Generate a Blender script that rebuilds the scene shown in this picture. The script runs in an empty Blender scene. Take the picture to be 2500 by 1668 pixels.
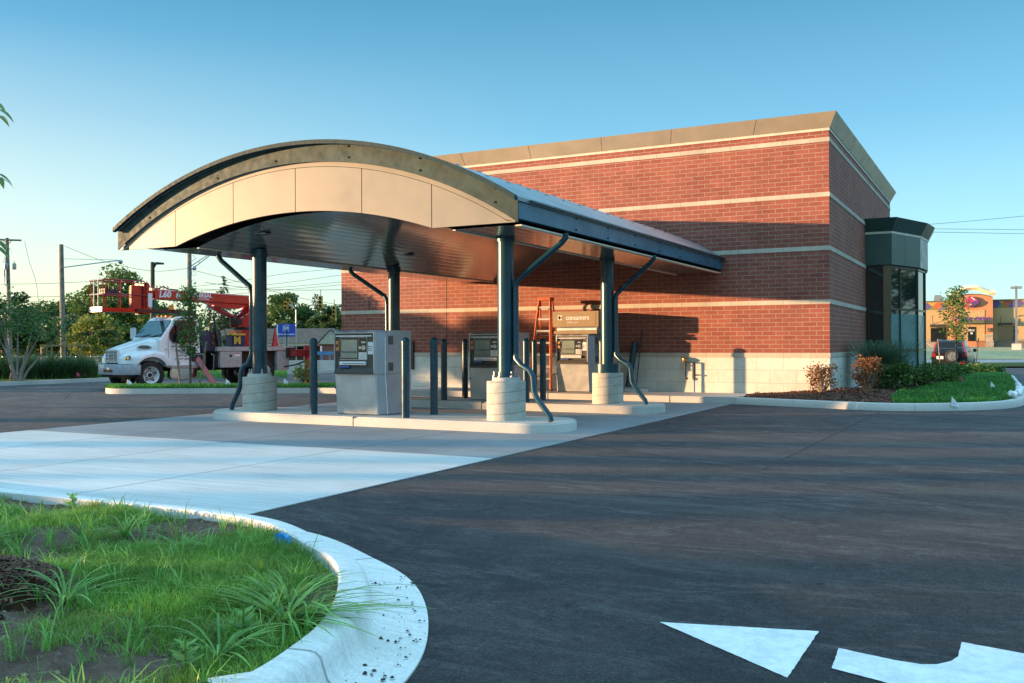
import bpy, bmesh, math, random
import numpy as np
from math import radians, sin, cos, pi, sqrt, atan2
from mathutils import Vector, Matrix

S = bpy.context.scene
COL = S.collection
# ------------------------------------------------------------------ camera
# world axes follow the bank: X along its long brick wall, Y into it, Z up, pavement at z = 0
F, ZC = 2299.0, 1.34
YAW, PITCH, ROLL = math.atan((2455 - 1250) / F), radians(.12), radians(-.24)
RC = Matrix.Rotation(YAW, 3, 'Z') @ Matrix.Rotation(pi / 2 + PITCH, 3, 'X') @ Matrix.Rotation(ROLL, 3, 'Z')
cd = bpy.data.cameras.new('camera')
cam = bpy.data.objects.new('camera', cd)
COL.objects.link(cam)
cam.matrix_world = Matrix.Translation((0, 0, ZC)) @ RC.to_4x4()
cd.sensor_width = 36; cd.lens = 36 * F / 2500
cd.clip_start = .05; cd.clip_end = 3000
S.camera = cam
# ------------------------------------------------------------------ sky, sun, exposure
SUN_EL = radians(4.1)
AIR = 2.95
SUN_H = Vector((-2.1, -1.0, 0)).normalized()
SUN_AZ = atan2(SUN_H.x, SUN_H.y)
w = bpy.data.worlds.new('World'); S.world = w; w.use_nodes = True
nt = w.node_tree; nt.nodes.clear()
sky = nt.nodes.new('ShaderNodeTexSky'); sky.sky_type = 'NISHITA'; sky.sun_disc = False
sky.sun_elevation = SUN_EL; sky.sun_rotation = SUN_AZ
sky.altitude = 200; sky.air_density = 1.0; sky.dust_density = .2; sky.ozone_density = 4
# clear evening air: the sky's own colours cooled, with pale air light low over the horizon
def wn(t, **k):
    n = nt.nodes.new(t)
    for i, j in k.items(): setattr(n, i, j)
    return n
tcw = wn('ShaderNodeTexCoord'); spw = wn('ShaderNodeSeparateXYZ'); nt.links.new(tcw.outputs['Generated'], spw.inputs[0])
rw = wn('ShaderNodeValToRGB'); ew = rw.color_ramp.elements
SKY = [(0, (.58, .71, .6)), (.05, (.5, .72, .67)), (.12, (.35, .63, .69)), (.22, (.175, .42, .53)), (.34, (.08, .26, .345)), (.42, (.12, .38, .5)), (.55, (.48, .96, 1.26)), (1, (.6, 1.1, 1.46))]
while len(ew) < len(SKY): ew.new(.5)
for i, (p_, c_) in enumerate(SKY): ew[i].position = p_; ew[i].color = (*c_, 1)
nt.links.new(spw.outputs[2], rw.inputs[0])
dt = wn('ShaderNodeVectorMath', operation='DOT_PRODUCT'); nt.links.new(tcw.outputs['Generated'], dt.inputs[0]); dt.inputs[1].default_value = (SUN_H.x, SUN_H.y, .05)
r2 = wn('ShaderNodeValToRGB'); r2.color_ramp.elements[0].position = -.0; r2.color_ramp.elements[1].position = .85
r2.color_ramp.elements[0].color = (0, 0, 0, 1); r2.color_ramp.elements[1].color = (.9, .9, .9, 1); nt.links.new(dt.outputs['Value'], r2.inputs[0])
r3 = wn('ShaderNodeValToRGB'); r3.color_ramp.elements[0].color = (1, 1, 1, 1); r3.color_ramp.elements[1].color = (0, 0, 0, 1); r3.color_ramp.elements[1].position = .3; nt.links.new(spw.outputs[2], r3.inputs[0])
mm = wn('ShaderNodeMath', operation='MULTIPLY'); nt.links.new(r2.outputs[0], mm.inputs[0]); nt.links.new(r3.outputs[0], mm.inputs[1])
mxw = wn('ShaderNodeMix', data_type='RGBA'); nt.links.new(mm.outputs[0], mxw.inputs[0]); nt.links.new(rw.outputs[0], mxw.inputs[6]); mxw.inputs[7].default_value = (1.12, .86, .24, 1)
mu = wn('ShaderNodeMix', data_type='RGBA', blend_type='MULTIPLY'); mu.inputs[0].default_value = 1; nt.links.new(mxw.outputs[2], mu.inputs[6]); mu.inputs[7].default_value = (AIR, AIR, AIR, 1)
mt = wn('ShaderNodeMix', data_type='RGBA', blend_type='MULTIPLY'); mt.inputs[0].default_value = 1; nt.links.new(sky.outputs[0], mt.inputs[6]); mt.inputs[7].default_value = (.16, .24, .32, 1)
adw = wn('ShaderNodeMix', data_type='RGBA', blend_type='ADD'); adw.inputs[0].default_value = 1; nt.links.new(mu.outputs[2], adw.inputs[6]); nt.links.new(mt.outputs[2], adw.inputs[7])
bg = nt.nodes.new('ShaderNodeBackground'); bg.inputs[1].default_value = .15
wo = nt.nodes.new('ShaderNodeOutputWorld')
nt.links.new(adw.outputs[2], bg.inputs[0]); nt.links.new(bg.outputs[0], wo.inputs[0])
sl = bpy.data.lights.new('sun', 'SUN'); sl.energy = 5.0; sl.angle = radians(.53); sl.color = (1, .6, .3)
so = bpy.data.objects.new('sun', sl); COL.objects.link(so)
sdir = Vector((SUN_H.x * cos(SUN_EL), SUN_H.y * cos(SUN_EL), sin(SUN_EL)))
so.rotation_euler = sdir.to_track_quat('Z', 'Y').to_euler()
so.location = sdir * 60
S.view_settings.view_transform = 'Standard'; S.view_settings.look = 'None'
S.view_settings.exposure = 1.5; S.view_settings.gamma = 1
S.cycles.max_bounces = 6

def camp(cx, d, z):
    """a place given by metres right of and metres ahead of the camera"""
    return Vector((cx * cos(YAW) - d * sin(YAW), cx * sin(YAW) + d * cos(YAW), z))
def at(px, d, z=None, y=None):
    v = RC @ Vector(((px - 1250) / F, (834 - (834 if y is None else y)) / F, -1))
    p = Vector((0, 0, ZC)) + v * d
    if z is not None: p.z = z
    return p
def sm(a, b, x):
    t = min(1, max(0, (x - a) / (b - a))); return t * t * (3 - 2 * t)
def gz(x, y):
    """height of the land"""
    cx = x * cos(YAW) + y * sin(YAW); d = -x * sin(YAW) + y * cos(YAW)
    l = -.2 * sm(25.5, 32, d) - 1.2 * sm(44, 100, d)
    r = -.25 * sm(30, 46, d) + .95 * sm(58, 95, d)
    t = sm(-.25, .1, cx / max(d, 1)); return l * (1 - t) + r * t

# ------------------------------------------------------------------ materials
def _n(nt, t, **k):
    n = nt.nodes.new(t)
    for a, b in k.items(): setattr(n, a, b)
    return n
def newmat(name):
    m = bpy.data.materials.new(name); m.use_nodes = True
    return m, m.node_tree, m.node_tree.nodes['Principled BSDF']
def ramp(nt, fac, stops):
    r = _n(nt, 'ShaderNodeValToRGB')
    e = r.color_ramp.elements
    while len(e) < len(stops): e.new(.5)
    for i, (p, c) in enumerate(stops):
        e[i].position = p; e[i].color = (*c, 1) if len(c) == 3 else c
    nt.links.new(fac, r.inputs[0]); return r.outputs[0]
def mixc(nt, fac, a, b, mode='MIX'):
    m = _n(nt, 'ShaderNodeMix', data_type='RGBA', blend_type=mode)
    for s, v in ((0, fac), (6, a), (7, b)):
        if hasattr(v, 'is_linked'): nt.links.new(v, m.inputs[s])
        else: m.inputs[s].default_value = v if s == 0 else (*v, 1)
    return m.outputs[2]
def noise(nt, scale, detail=4, rough=.55, vec=None, dist=0):
    n = _n(nt, 'ShaderNodeTexNoise'); n.inputs['Scale'].default_value = scale
    n.inputs['Detail'].default_value = detail; n.inputs['Roughness'].default_value = rough
    n.inputs['Distortion'].default_value = dist
    if vec is None:
        tc = _n(nt, 'ShaderNodeTexCoord'); vec = tc.outputs['Object']
    nt.links.new(vec, n.inputs['Vector']); return n.outputs[0]
def mapped(nt, scale=(1, 1, 1), rot=(0, 0, 0), loc=(0, 0, 0)):
    tc = _n(nt, 'ShaderNodeTexCoord'); mp = _n(nt, 'ShaderNodeMapping')
    mp.inputs['Scale'].default_value = scale; mp.inputs['Rotation'].default_value = rot; mp.inputs['Location'].default_value = loc
    nt.links.new(tc.outputs['Object'], mp.inputs['Vector']); return mp.outputs[0]
def bump(nt, b, h, strength=.3, dist=.01):
    n = _n(nt, 'ShaderNodeBump'); n.inputs['Strength'].default_value = strength; n.inputs['Distance'].default_value = dist
    nt.links.new(h, n.inputs['Height']); nt.links.new(n.outputs[0], b.inputs['Normal'])
def mk(name, c, rough=.5, metal=0, var=.12, scale=6, bmp=0, bscale=40, spec=.5, coat=0, c2=None, lo=.35, hi=.65):
    m, nt, b = newmat(name)
    d = c2 or tuple(max(0, x * (1 - var * 2)) for x in c)
    e = c if c2 else tuple(min(1, x * (1 + var)) for x in c)
    f = noise(nt, scale, 5, .6)
    nt.links.new(ramp(nt, f, ((lo, d), (hi, e))), b.inputs['Base Color'])
    nt.links.new(ramp(nt, noise(nt, scale * 2.7), ((.3, (rough * .8,) * 3), (.7, (min(1, rough * 1.2),) * 3))), b.inputs['Roughness'])
    b.inputs['Metallic'].default_value = metal; b.inputs['Specular IOR Level'].default_value = spec
    b.inputs['Coat Weight'].default_value = coat; b.inputs['Coat Roughness'].default_value = .08
    if bmp: bump(nt, b, noise(nt, bscale, 6, .65), bmp, .01)
    return m
def brickmat(name, c1, c2, mortar, bw, bh, ms, z0=1.0935, offset=.5, bm=.35, rough=.75, var=(.8, 1.15), freq=2):
    m, nt, b = newmat(name)
    tc = _n(nt, 'ShaderNodeTexCoord'); sp = _n(nt, 'ShaderNodeSeparateXYZ'); nt.links.new(tc.outputs['Object'], sp.inputs[0])
    ad = _n(nt, 'ShaderNodeMath', operation='ADD'); nt.links.new(sp.outputs[0], ad.inputs[0]); nt.links.new(sp.outputs[1], ad.inputs[1])
    su = _n(nt, 'ShaderNodeMath', operation='SUBTRACT'); nt.links.new(sp.outputs[2], su.inputs[0]); su.inputs[1].default_value = z0 - 20 * bh
    cb = _n(nt, 'ShaderNodeCombineXYZ'); nt.links.new(ad.outputs[0], cb.inputs[0]); nt.links.new(su.outputs[0], cb.inputs[1])
    t = _n(nt, 'ShaderNodeTexBrick', offset=offset, squash=1, offset_frequency=freq)
    for k, v in (('Color1', (*c1, 1)), ('Color2', (*c2, 1)), ('Mortar', (*mortar, 1)), ('Scale', 1), ('Mortar Size', ms), ('Mortar Smooth', .1), ('Bias', 0), ('Brick Width', bw), ('Row Height', bh)):
        t.inputs[k].default_value = v
    nt.links.new(cb.outputs[0], t.inputs['Vector'])
    v = mixc(nt, 1, t.outputs[0], ramp(nt, noise(nt, 1.3, 6, .7), ((.3, (var[0],) * 3), (.7, (var[1],) * 3))), 'MULTIPLY')
    v = mixc(nt, 1, v, ramp(nt, noise(nt, 90, 3), ((.3, (.82,) * 3), (.7, (1.12,) * 3))), 'MULTIPLY')
    nt.links.new(v, b.inputs['Base Color']); b.inputs['Roughness'].default_value = rough; b.inputs['Specular IOR Level'].default_value = .3
    inv = _n(nt, 'ShaderNodeMath', operation='SUBTRACT'); inv.inputs[0].default_value = 1; nt.links.new(t.outputs[1], inv.inputs[1])
    bump(nt, b, inv.outputs[0], bm, .006)
    return m
M = {}
M['brick'] = brickmat('brick', (.245, .068, .045), (.3, .092, .062), (.36, .28, .225), .3048, .1016, .005)
M['block'] = brickmat('limestone_block', (.62, .59, .51), (.68, .65, .57), (.34, .33, .3), .61, .305, .004, z0=1.0, bm=.3)
M['stone'] = brickmat('cast_stone', (.46, .4, .315), (.52, .455, .36), (.17, .15, .13), .61, 40, .0035, z0=10, bm=.2)
M['cornice'] = mk('tan_coping_metal', (.37, .315, .235), .4, .2, .05, 1.5, spec=.4)
M['tan'] = mk('tan_metal_panel', (.245, .222, .182), .42, .1, .02, .6, spec=.4)
M['trim'] = mk('pale_trim', (.6, .54, .43), .5, 0, .06)
M['joint'] = mk('dark_joint', (.02, .018, .016), .8)
M['beam'] = mk('weathered_olive_steel', (.028, .058, .054), .62, 0, .2, 3.2, .15, 30, spec=.25)
M['blue'] = mk('dark_blue_paint', (.007, .05, .078), .28, 0, .12, 2.5, .05, 60, spec=.4)
M['bluehi'] = mk('blue_fascia_steel', (.03, .125, .195), .36, 0, .15, 1.4, .08, 25, spec=.4)
M['teal'] = mk('teal_metal_panel', (.032, .082, .077), .33, .1, .06, 1.2)
M['bronze'] = mk('bronze_frame', (.16, .125, .07), .4, .4, .06)
M['mullion'] = mk('dark_bronze_mullion', (.03, .033, .026), .35, .5, .06)
M['rim'] = mk('teal_roof_edge_metal', (.006, .035, .045), .6, 0, .1, spec=.2)
M['galv'] = mk('galvanised_steel', (.42, .44, .45), .35, .8, .15, 8)
M['chrome'] = mk('bright_metal', (.7, .7, .7), .15, 1, .04)
M['black'] = mk('black_rubber', (.015, .015, .016), .7, 0, .2)
M['blackp'] = mk('black_plastic', (.02, .02, .022), .3, 0, .1)
M['white'] = mk('white_paint', (.72, .74, .76), .25, 0, .04, 3, coat=.5)
M['red'] = mk('red_paint', (.33, .016, .02), .3, 0, .1, 3, coat=.4)
M['glass'] = mk('dark_window_glass', (.012, .02, .022), .04, 0, .1, spec=1)
M['wood'] = mk('weathered_wood', (.28, .2, .13), .75, 0, .2, 9, .3, 30)
M['polewood'] = mk('grey_pole_wood', (.2, .175, .14), .8, 0, .2, 5, .3, 20)
def concrete(name, c, stripe=0, rot=0, var=.13, stain=None):
    m, nt, b = newmat(name)
    a = ramp(nt, noise(nt, .55, 6, .6), ((.3, tuple(x * (1 - 1.6 * var) for x in c)), (.72, tuple(x * (1 + var) for x in c))))
    a = mixc(nt, 1, a, ramp(nt, noise(nt, 55, 4, .7), ((.3, (.82,) * 3), (.7, (1.1,) * 3))), 'MULTIPLY')
    if stripe:
        s = noise(nt, 1, 5, .65, mapped(nt, (.5, 26, 8), (0, 0, rot)))
        a = mixc(nt, 1, a, ramp(nt, s, ((.3, (1 - stripe,) * 3), (.66, (1.08,) * 3))), 'MULTIPLY')
    if stain:
        s = noise(nt, .8, 6, .65, mapped(nt, (.35, 1.4, 1), (0, 0, rot)))
        a = mixc(nt, ramp(nt, s, ((.55, (0,) * 3), (.75, (.6,) * 3))), a, stain)
    nt.links.new(a, b.inputs['Base Color']); b.inputs['Roughness'].default_value = .8; b.inputs['Specular IOR Level'].default_value = .35
    bump(nt, b, noise(nt, 70, 6, .7), .35, .006)
    return m
M['conc'] = concrete('kerb_concrete', (.55, .53, .49))
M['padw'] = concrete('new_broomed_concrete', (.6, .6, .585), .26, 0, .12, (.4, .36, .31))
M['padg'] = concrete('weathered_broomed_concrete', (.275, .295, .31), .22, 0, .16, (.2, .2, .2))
M['walk'] = concrete('sidewalk_concrete', (.5, .48, .45), .08)
M['kerbg'] = concrete('new_kerb_concrete', (.74, .73, .7), .14, 0, .07)
M['pier'] = None
def pier():
    m, nt, b = newmat('spiral_tube_concrete')
    tc = _n(nt, 'ShaderNodeTexCoord'); sp = _n(nt, 'ShaderNodeSeparateXYZ'); nt.links.new(tc.outputs['Object'], sp.inputs[0])
    an = _n(nt, 'ShaderNodeMath', operation='ARCTAN2'); nt.links.new(sp.outputs[1], an.inputs[0]); nt.links.new(sp.outputs[0], an.inputs[1])
    an2 = _n(nt, 'ShaderNodeMath', operation='MULTIPLY'); nt.links.new(an.outputs[0], an2.inputs[0]); an2.inputs[1].default_value = 1 / (2 * pi)
    z = _n(nt, 'ShaderNodeMath', operation='DIVIDE'); nt.links.new(sp.outputs[2], z.inputs[0]); z.inputs[1].default_value = .165
    s = _n(nt, 'ShaderNodeMath', operation='SUBTRACT'); nt.links.new(z.outputs[0], s.inputs[0]); nt.links.new(an2.outputs[0], s.inputs[1])
    fr = _n(nt, 'ShaderNodeMath', operation='FRACT'); nt.links.new(s.outputs[0], fr.inputs[0])
    a = ramp(nt, noise(nt, 5, 6, .65), ((.3, (.33, .32, .28)), (.7, (.5, .48, .43))))
    a = mixc(nt, 1, a, ramp(nt, noise(nt, 60, 4, .8), ((.28, (.55,) * 3), (.5, (1.05,) * 3))), 'MULTIPLY')
    a = mixc(nt, 1, a, ramp(nt, fr.outputs[0], ((0, (.55,) * 3), (.05, (.6,) * 3), (.08, (1,) * 3), (.95, (1.05,) * 3), (1, (.8,) * 3))), 'MULTIPLY')
    nt.links.new(a, b.inputs['Base Color']); b.inputs['Roughness'].default_value = .85
    bump(nt, b, noise(nt, 50, 6, .7), .5, .01); return m
M['pier'] = pier()
def asphalt():
    m, nt, b = newmat('asphalt')
    a = ramp(nt, noise(nt, .3, 8, .65), ((.3, (0.048, 0.049, 0.057)), (.5, (0.080, 0.076, 0.082)), (.72, (0.130, 0.108, 0.100))))
    a = mixc(nt, ramp(nt, noise(nt, .8, 9, .78), ((.5, (0,) * 3), (.7, (.6,) * 3))), a, (0.168, 0.142, 0.132))
    a = mixc(nt, ramp(nt, noise(nt, 2.3, 8, .75, None, .8), ((.55, (0,) * 3), (.68, (.5,) * 3))), a, (0.040, 0.039, 0.044))
    a = mixc(nt, ramp(nt, noise(nt, 4.5, 9, .8), ((.6, (0,) * 3), (.72, (.45,) * 3))), a, (0.200, 0.195, 0.207))
    s = noise(nt, 1, 10, .82, mapped(nt, (.75, 2.2, 1), (0, 0, radians(24))), 2)
    a = mixc(nt, ramp(nt, s, ((.5, (0,) * 3), (.64, (.65,) * 3))), a, (0.215, 0.199, 0.201))
    s2 = noise(nt, 1, 10, .8, mapped(nt, (.8, 1.9, 1), (0, 0, radians(8)), (3, 7, 0)), 2)
    a = mixc(nt, ramp(nt, s2, ((.5, (0,) * 3), (.66, (.7,) * 3))), a, (0.038, 0.036, 0.041))
    a = mixc(nt, 1, a, ramp(nt, noise(nt, 14, 5, .8), ((.32, (.66,) * 3), (.68, (1.2,) * 3))), 'MULTIPLY')
    wv = _n(nt, 'ShaderNodeTexWave', wave_type='RINGS', rings_direction='Z'); wv.inputs['Scale'].default_value = .16; wv.inputs['Distortion'].default_value = 3; wv.inputs['Detail'].default_value = 4; wv.inputs['Detail Scale'].default_value = .7
    nt.links.new(mapped(nt, (1, 1, 0), (0, 0, 0), (1, -34, 0)), wv.inputs['Vector'])
    mk1 = mixc(nt, 1, ramp(nt, wv.outputs[1], ((.72, (0,) * 3), (.96, (.9,) * 3))), ramp(nt, noise(nt, .5, 5, .7), ((.45, (0,) * 3), (.65, (1,) * 3))), 'MULTIPLY')
    a = mixc(nt, mk1, a, (.12, .115, .11))
    a = mixc(nt, ramp(nt, noise(nt, 150, 2, .8), ((.6, (0,) * 3), (.68, (.9,) * 3))), a, (.2, .19, .18))
    a = mixc(nt, 1, a, ramp(nt, noise(nt, 75, 3, .85), ((.3, (.36,) * 3), (.7, (1.3,) * 3))), 'MULTIPLY')
    v = _n(nt, 'ShaderNodeTexVoronoi', feature='DISTANCE_TO_EDGE'); v.inputs['Scale'].default_value = .11
    nt.links.new(mapped(nt, (1, 1.7, 1), (0, 0, .5), (2, 1, 0)), v.inputs['Vector'])
    a = mixc(nt, ramp(nt, v.outputs[0], ((.0012, (.7,) * 3), (.0028, (0,) * 3))), a, (.008, .008, .008))
    vd = _n(nt, 'ShaderNodeTexVoronoi'); vd.inputs['Scale'].default_value = 1.7; nt.links.new(mapped(nt, (1, 1, 0)), vd.inputs['Vector'])
    a = mixc(nt, ramp(nt, vd.outputs[0], ((.02, (.75,) * 3), (.05, (0,) * 3))), a, (.012, .012, .012))
    ve = _n(nt, 'ShaderNodeTexVoronoi'); ve.inputs['Scale'].default_value = 5.3; nt.links.new(mapped(nt, (1, 1, 0), (0, 0, .3), (5, 2, 0)), ve.inputs['Vector'])
    a = mixc(nt, ramp(nt, ve.outputs[0], ((.018, (.8,) * 3), (.03, (0,) * 3))), a, (.4, .39, .37))
    nt.links.new(a, b.inputs['Base Color']); b.inputs['Specular IOR Level'].default_value = .22
    nt.links.new(ramp(nt, s, ((.4, (.85,) * 3), (.7, (.65,) * 3))), b.inputs['Roughness'])
    bump(nt, b, noise(nt, 90, 6, .85), 1.0, .022); return m
M['asphalt'] = asphalt()
def paintmat():
    m, nt, b = newmat('worn_road_paint')
    a = ramp(nt, noise(nt, 9, 6, .7), ((.35, (.62, .62, .61)), (.6, (.82, .82, .82))))
    a = mixc(nt, ramp(nt, noise(nt, 1, 9, .8, mapped(nt, (14, 34, 1), (0, 0, .6)), 1.5), ((.6, (0,) * 3), (.66, (.75,) * 3))), a, (.2, .2, .2))
    a = mixc(nt, ramp(nt, noise(nt, 60, 5, .85), ((.62, (0,) * 3), (.66, (.9,) * 3))), a, (.08, .08, .08))
    nt.links.new(a, b.inputs['Base Color']); b.inputs['Roughness'].default_value = .7; bump(nt, b, noise(nt, 90, 5, .8), .5, .006); return m
M['paint'] = paintmat()
def soil(name, c1, c2, sc=6, b_=.8, chips=None):
    m, nt, b = newmat(name)
    a = ramp(nt, noise(nt, sc, 8, .7), ((.3, c1), (.7, c2)))
    a = mixc(nt, 1, a, ramp(nt, noise(nt, sc * 12, 4, .8), ((.25, (.5,) * 3), (.75, (1.35,) * 3))), 'MULTIPLY')
    nt.links.new(a, b.inputs['Base Color']); b.inputs['Roughness'].default_value = .95; b.inputs['Specular IOR Level'].default_value = .15
    bump(nt, b, noise(nt, sc * 8, 8, .8), b_, .03); return m
M['soil'] = soil('dirt', (.095, .055, .04), (.25, .165, .125))
M['mulch'] = soil('bark_mulch', (.03, .014, .01), (.11, .045, .026), 14)
M['turf'] = soil('grass_ground', (.02, .05, .012), (.06, .11, .025), 8)
M['drygrass'] = soil('dry_field', (.12, .115, .05), (.3, .25, .13), .35, .4); M['drylawn'] = soil('dry_lawn_grass', (.3, .27, .12), (.52, .44, .25), .25, .4)
def leaf(name, c1, c2, rough=.5, trans=.35, sc=.8):
    m, nt, b = newmat(name)
    g = _n(nt, 'ShaderNodeNewGeometry')
    a = ramp(nt, g.outputs['Random Per Island'], ((0, c1), (1, c2)))
    a = mixc(nt, 1, a, ramp(nt, noise(nt, sc, 3), ((.35, (.7,) * 3), (.65, (1.25,) * 3))), 'MULTIPLY')
    nt.links.new(a, b.inputs['Base Color']); b.inputs['Roughness'].default_value = rough; b.inputs['Specular IOR Level'].default_value = .35
    tr = _n(nt, 'ShaderNodeBsdfTranslucent'); nt.links.new(a, tr.inputs[0])
    mx = _n(nt, 'ShaderNodeMixShader'); mx.inputs[0].default_value = trans
    nt.links.new(b.outputs[0], mx.inputs[1]); nt.links.new(tr.outputs[0], mx.inputs[2])
    nt.links.new(mx.outputs[0], nt.nodes['Material Output'].inputs[0]); return m
M['grass'] = leaf('grass_blades', (.1, .28, .03), (.27, .43, .06), .5, .4, 2.5)
M['lawn'] = leaf('lawn_blades', (.035, .18, .025), (.1, .28, .04), .5, .4, 1.5)
M['weed'] = leaf('weed_blades', (.12, .33, .06), (.25, .45, .1), .4, .4, 4)
M['leafdark'] = leaf('dark_foliage', (.025, .07, .022), (.07, .13, .035), .55, .3, .5)
M['leafmid'] = leaf('mid_foliage', (.05, .12, .025), (.13, .2, .04), .55, .35, .5)
M['leafyel'] = leaf('yellow_green_foliage', (.12, .17, .025), (.26, .28, .05), .55, .4, .6)
M['leafsap'] = leaf('sapling_foliage', (.045, .13, .03), (.12, .21, .045), .45, .35, 1.5)
M['conifer'] = leaf('conifer_needles', (.02, .055, .022), (.05, .09, .03), .6, .15, .6)
M['dead'] = leaf('dead_brown_leaves', (.12, .045, .02), (.34, .17, .07), .7, .3, 3)
M['ornam'] = leaf('blue_green_grass', (.05, .12, .07), (.13, .2, .12), .5, .35, 2)
M['clod'] = mk('soil_clods', (.2, .135, .105), .95, 0, .3, 30); M['chip'] = leaf('bark_chips', (.035, .016, .011), (.19, .085, .05), .8, .0, 9)
M['bark'] = mk('bark', (.12, .09, .065), .85, 0, .3, 12, .5, 30)
M['barkpale'] = mk('pale_bark', (.3, .24, .19), .8, 0, .2, 12, .4, 30)

# ------------------------------------------------------------------ mesh builder
class MB:
    def __init__(s): s.v = []; s.f = []
    def add(s, vs, fs):
        o = len(s.v); s.v += [tuple(v) for v in vs]; s.f += [tuple(i + o for i in f) for f in fs]; return s
    def box(s, x0, x1, y0, y1, z0, z1, b=0):
        if b:
            b = min(b, abs(x1 - x0) * .45, abs(y1 - y0) * .45, abs(z1 - z0) * .45)
            bm = bmesh.new(); bmesh.ops.create_cube(bm, size=1)
            for v in bm.verts: v.co = Vector(((x0 + x1) / 2 + v.co.x * abs(x1 - x0), (y0 + y1) / 2 + v.co.y * abs(y1 - y0), (z0 + z1) / 2 + v.co.z * abs(z1 - z0)))
            bmesh.ops.bevel(bm, geom=bm.edges[:], offset=b, segments=2, affect='EDGES')
            return s.bm(bm)
        return s.add([(x, y, z) for z in (z0, z1) for y in (y0, y1) for x in (x0, x1)], [(0, 2, 3, 1), (4, 5, 7, 6), (0, 1, 5, 4), (2, 6, 7, 3), (0, 4, 6, 2), (1, 3, 7, 5)])
    def bm(s, bm):
        bm.verts.index_update(); s.add([v.co for v in bm.verts], [[v.index for v in f.verts] for f in bm.faces]); bm.free(); return s
    def prism(s, poly, fn0, fn1):
        n = len(poly)
        vs = [fn0(*p) for p in poly] + [fn1(*p) for p in poly]
        return s.add(vs, [tuple(range(n - 1, -1, -1)), tuple(range(n, 2 * n))] + [(i, (i + 1) % n, n + (i + 1) % n, n + i) for i in range(n)])
    def xy(s, poly, z0, z1): return s.prism(poly, lambda x, y: (x, y, z0), lambda x, y: (x, y, z1))
    def xz(s, poly, y0, y1): return s.prism(poly, lambda x, z: (x, y0, z), lambda x, z: (x, y1, z))
    def yz(s, poly, x0, x1): return s.prism(poly, lambda y, z: (x0, y, z), lambda y, z: (x1, y, z))
    def tube(s, pts, r, n=8, cap=True):
        pts = [Vector(p) for p in pts]; rs = r if isinstance(r, (list, tuple)) else [r] * len(pts)
        o = len(s.v); up = None; vs = []; fs = []
        for i, p in enumerate(pts):
            t = ((pts[i + 1] - p).normalized() if i < len(pts) - 1 else Vector()) + ((p - pts[i - 1]).normalized() if i else Vector())
            t = t.normalized() if t.length > 1e-6 else Vector((0, 0, 1))
            if up is None: up = Vector((0, 0, 1)) if abs(t.z) < .9 else Vector((1, 0, 0))
            a = t.cross(up).normalized(); b = a.cross(t).normalized(); up = b
            k = 1
            if 0 < i < len(pts) - 1:
                c = (pts[i + 1] - p).normalized().dot((p - pts[i - 1]).normalized()); k = 1 / max(.5, sqrt(max(0, (1 + c) / 2)))
            for j in range(n):
                q = 2 * pi * j / n; vs.append(p + (a * cos(q) + b * sin(q)) * rs[i] * (1 if k == 1 else (1 + (k - 1) * .5)))
        for i in range(len(pts) - 1):
            for j in range(n):
                fs.append((i * n + j, i * n + (j + 1) % n, (i + 1) * n + (j + 1) % n, (i + 1) * n + j))
        if cap: fs += [tuple(range(n - 1, -1, -1)), tuple((len(pts) - 1) * n + j for j in range(n))]
        return s.add(vs, fs)
    def lathe(s, prof, c=(0, 0, 0), n=24, axis='Z', cap=True):
        vs = []; fs = []; m = len(prof)
        for j in range(n):
            q = 2 * pi * j / n
            for r, h in prof:
                a, b_ = r * cos(q), r * sin(q)
                vs.append((c[0] + a, c[1] + b_, c[2] + h) if axis == 'Z' else (c[0] + a, c[1] + h, c[2] + b_) if axis == 'Y' else (c[0] + h, c[1] + a, c[2] + b_))
        for j in range(n):
            k = (j + 1) % n
            for i in range(m - 1): fs.append((j * m + i, k * m + i, k * m + i + 1, j * m + i + 1))
        for i in (0, m - 1):
            if cap and prof[i][0] > 1e-6: fs.append(tuple(j * m + i for j in range(n)))
        return s.add(vs, fs)
    def quad(s, *p): return s.add(p, [tuple(range(len(p)))])
    def cyl(s, a, b, r, n=16): return s.tube([a, b], r, n)
    def build(s, name, mat, parent=None, world=True, smooth=False, fix=True):
        me = bpy.data.meshes.new(name); me.from_pydata(s.v, [], s.f)
        if fix:
            bm = bmesh.new(); bm.from_mesh(me); bmesh.ops.recalc_face_normals(bm, faces=bm.faces); bm.to_mesh(me); bm.free()
        if isinstance(mat, str): mat = M[mat]
        for m in (mat if isinstance(mat, (list, tuple)) else [mat]): me.materials.append(m)
        o = bpy.data.objects.new(name, me); COL.objects.link(o)
        if smooth:
            me.polygons.foreach_set('use_smooth', [True] * len(me.polygons))
            me.set_sharp_from_angle(angle=radians(35))
        if parent is not None:
            o.parent = parent
            if world and parent.type == 'EMPTY': o.matrix_parent_inverse = Matrix.Translation(parent.location).inverted()
        return o
def tag(o, label=None, cat=None, group=None, kind=None):
    for k, v in (('label', label), ('category', cat), ('group', group), ('kind', kind)):
        if v: o[k] = v
    return o
def thing(name, label, cat, loc=(0, 0, 0), rz=0, group=None):
    o = bpy.data.objects.new(name, None); COL.objects.link(o); o.location = loc; o.rotation_euler = (0, 0, rz)
    o.empty_display_size = .3
    return tag(o, label, cat, group)
def struct(o): return tag(o, kind='structure')
def copy_tree(o, parent=None, top=True):
    c = o.copy(); COL.objects.link(c)
    if parent is not None: c.parent = parent
    for ch in [x for x in bpy.data.objects if x.parent == o]: copy_tree(ch, c)
    return c
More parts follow.
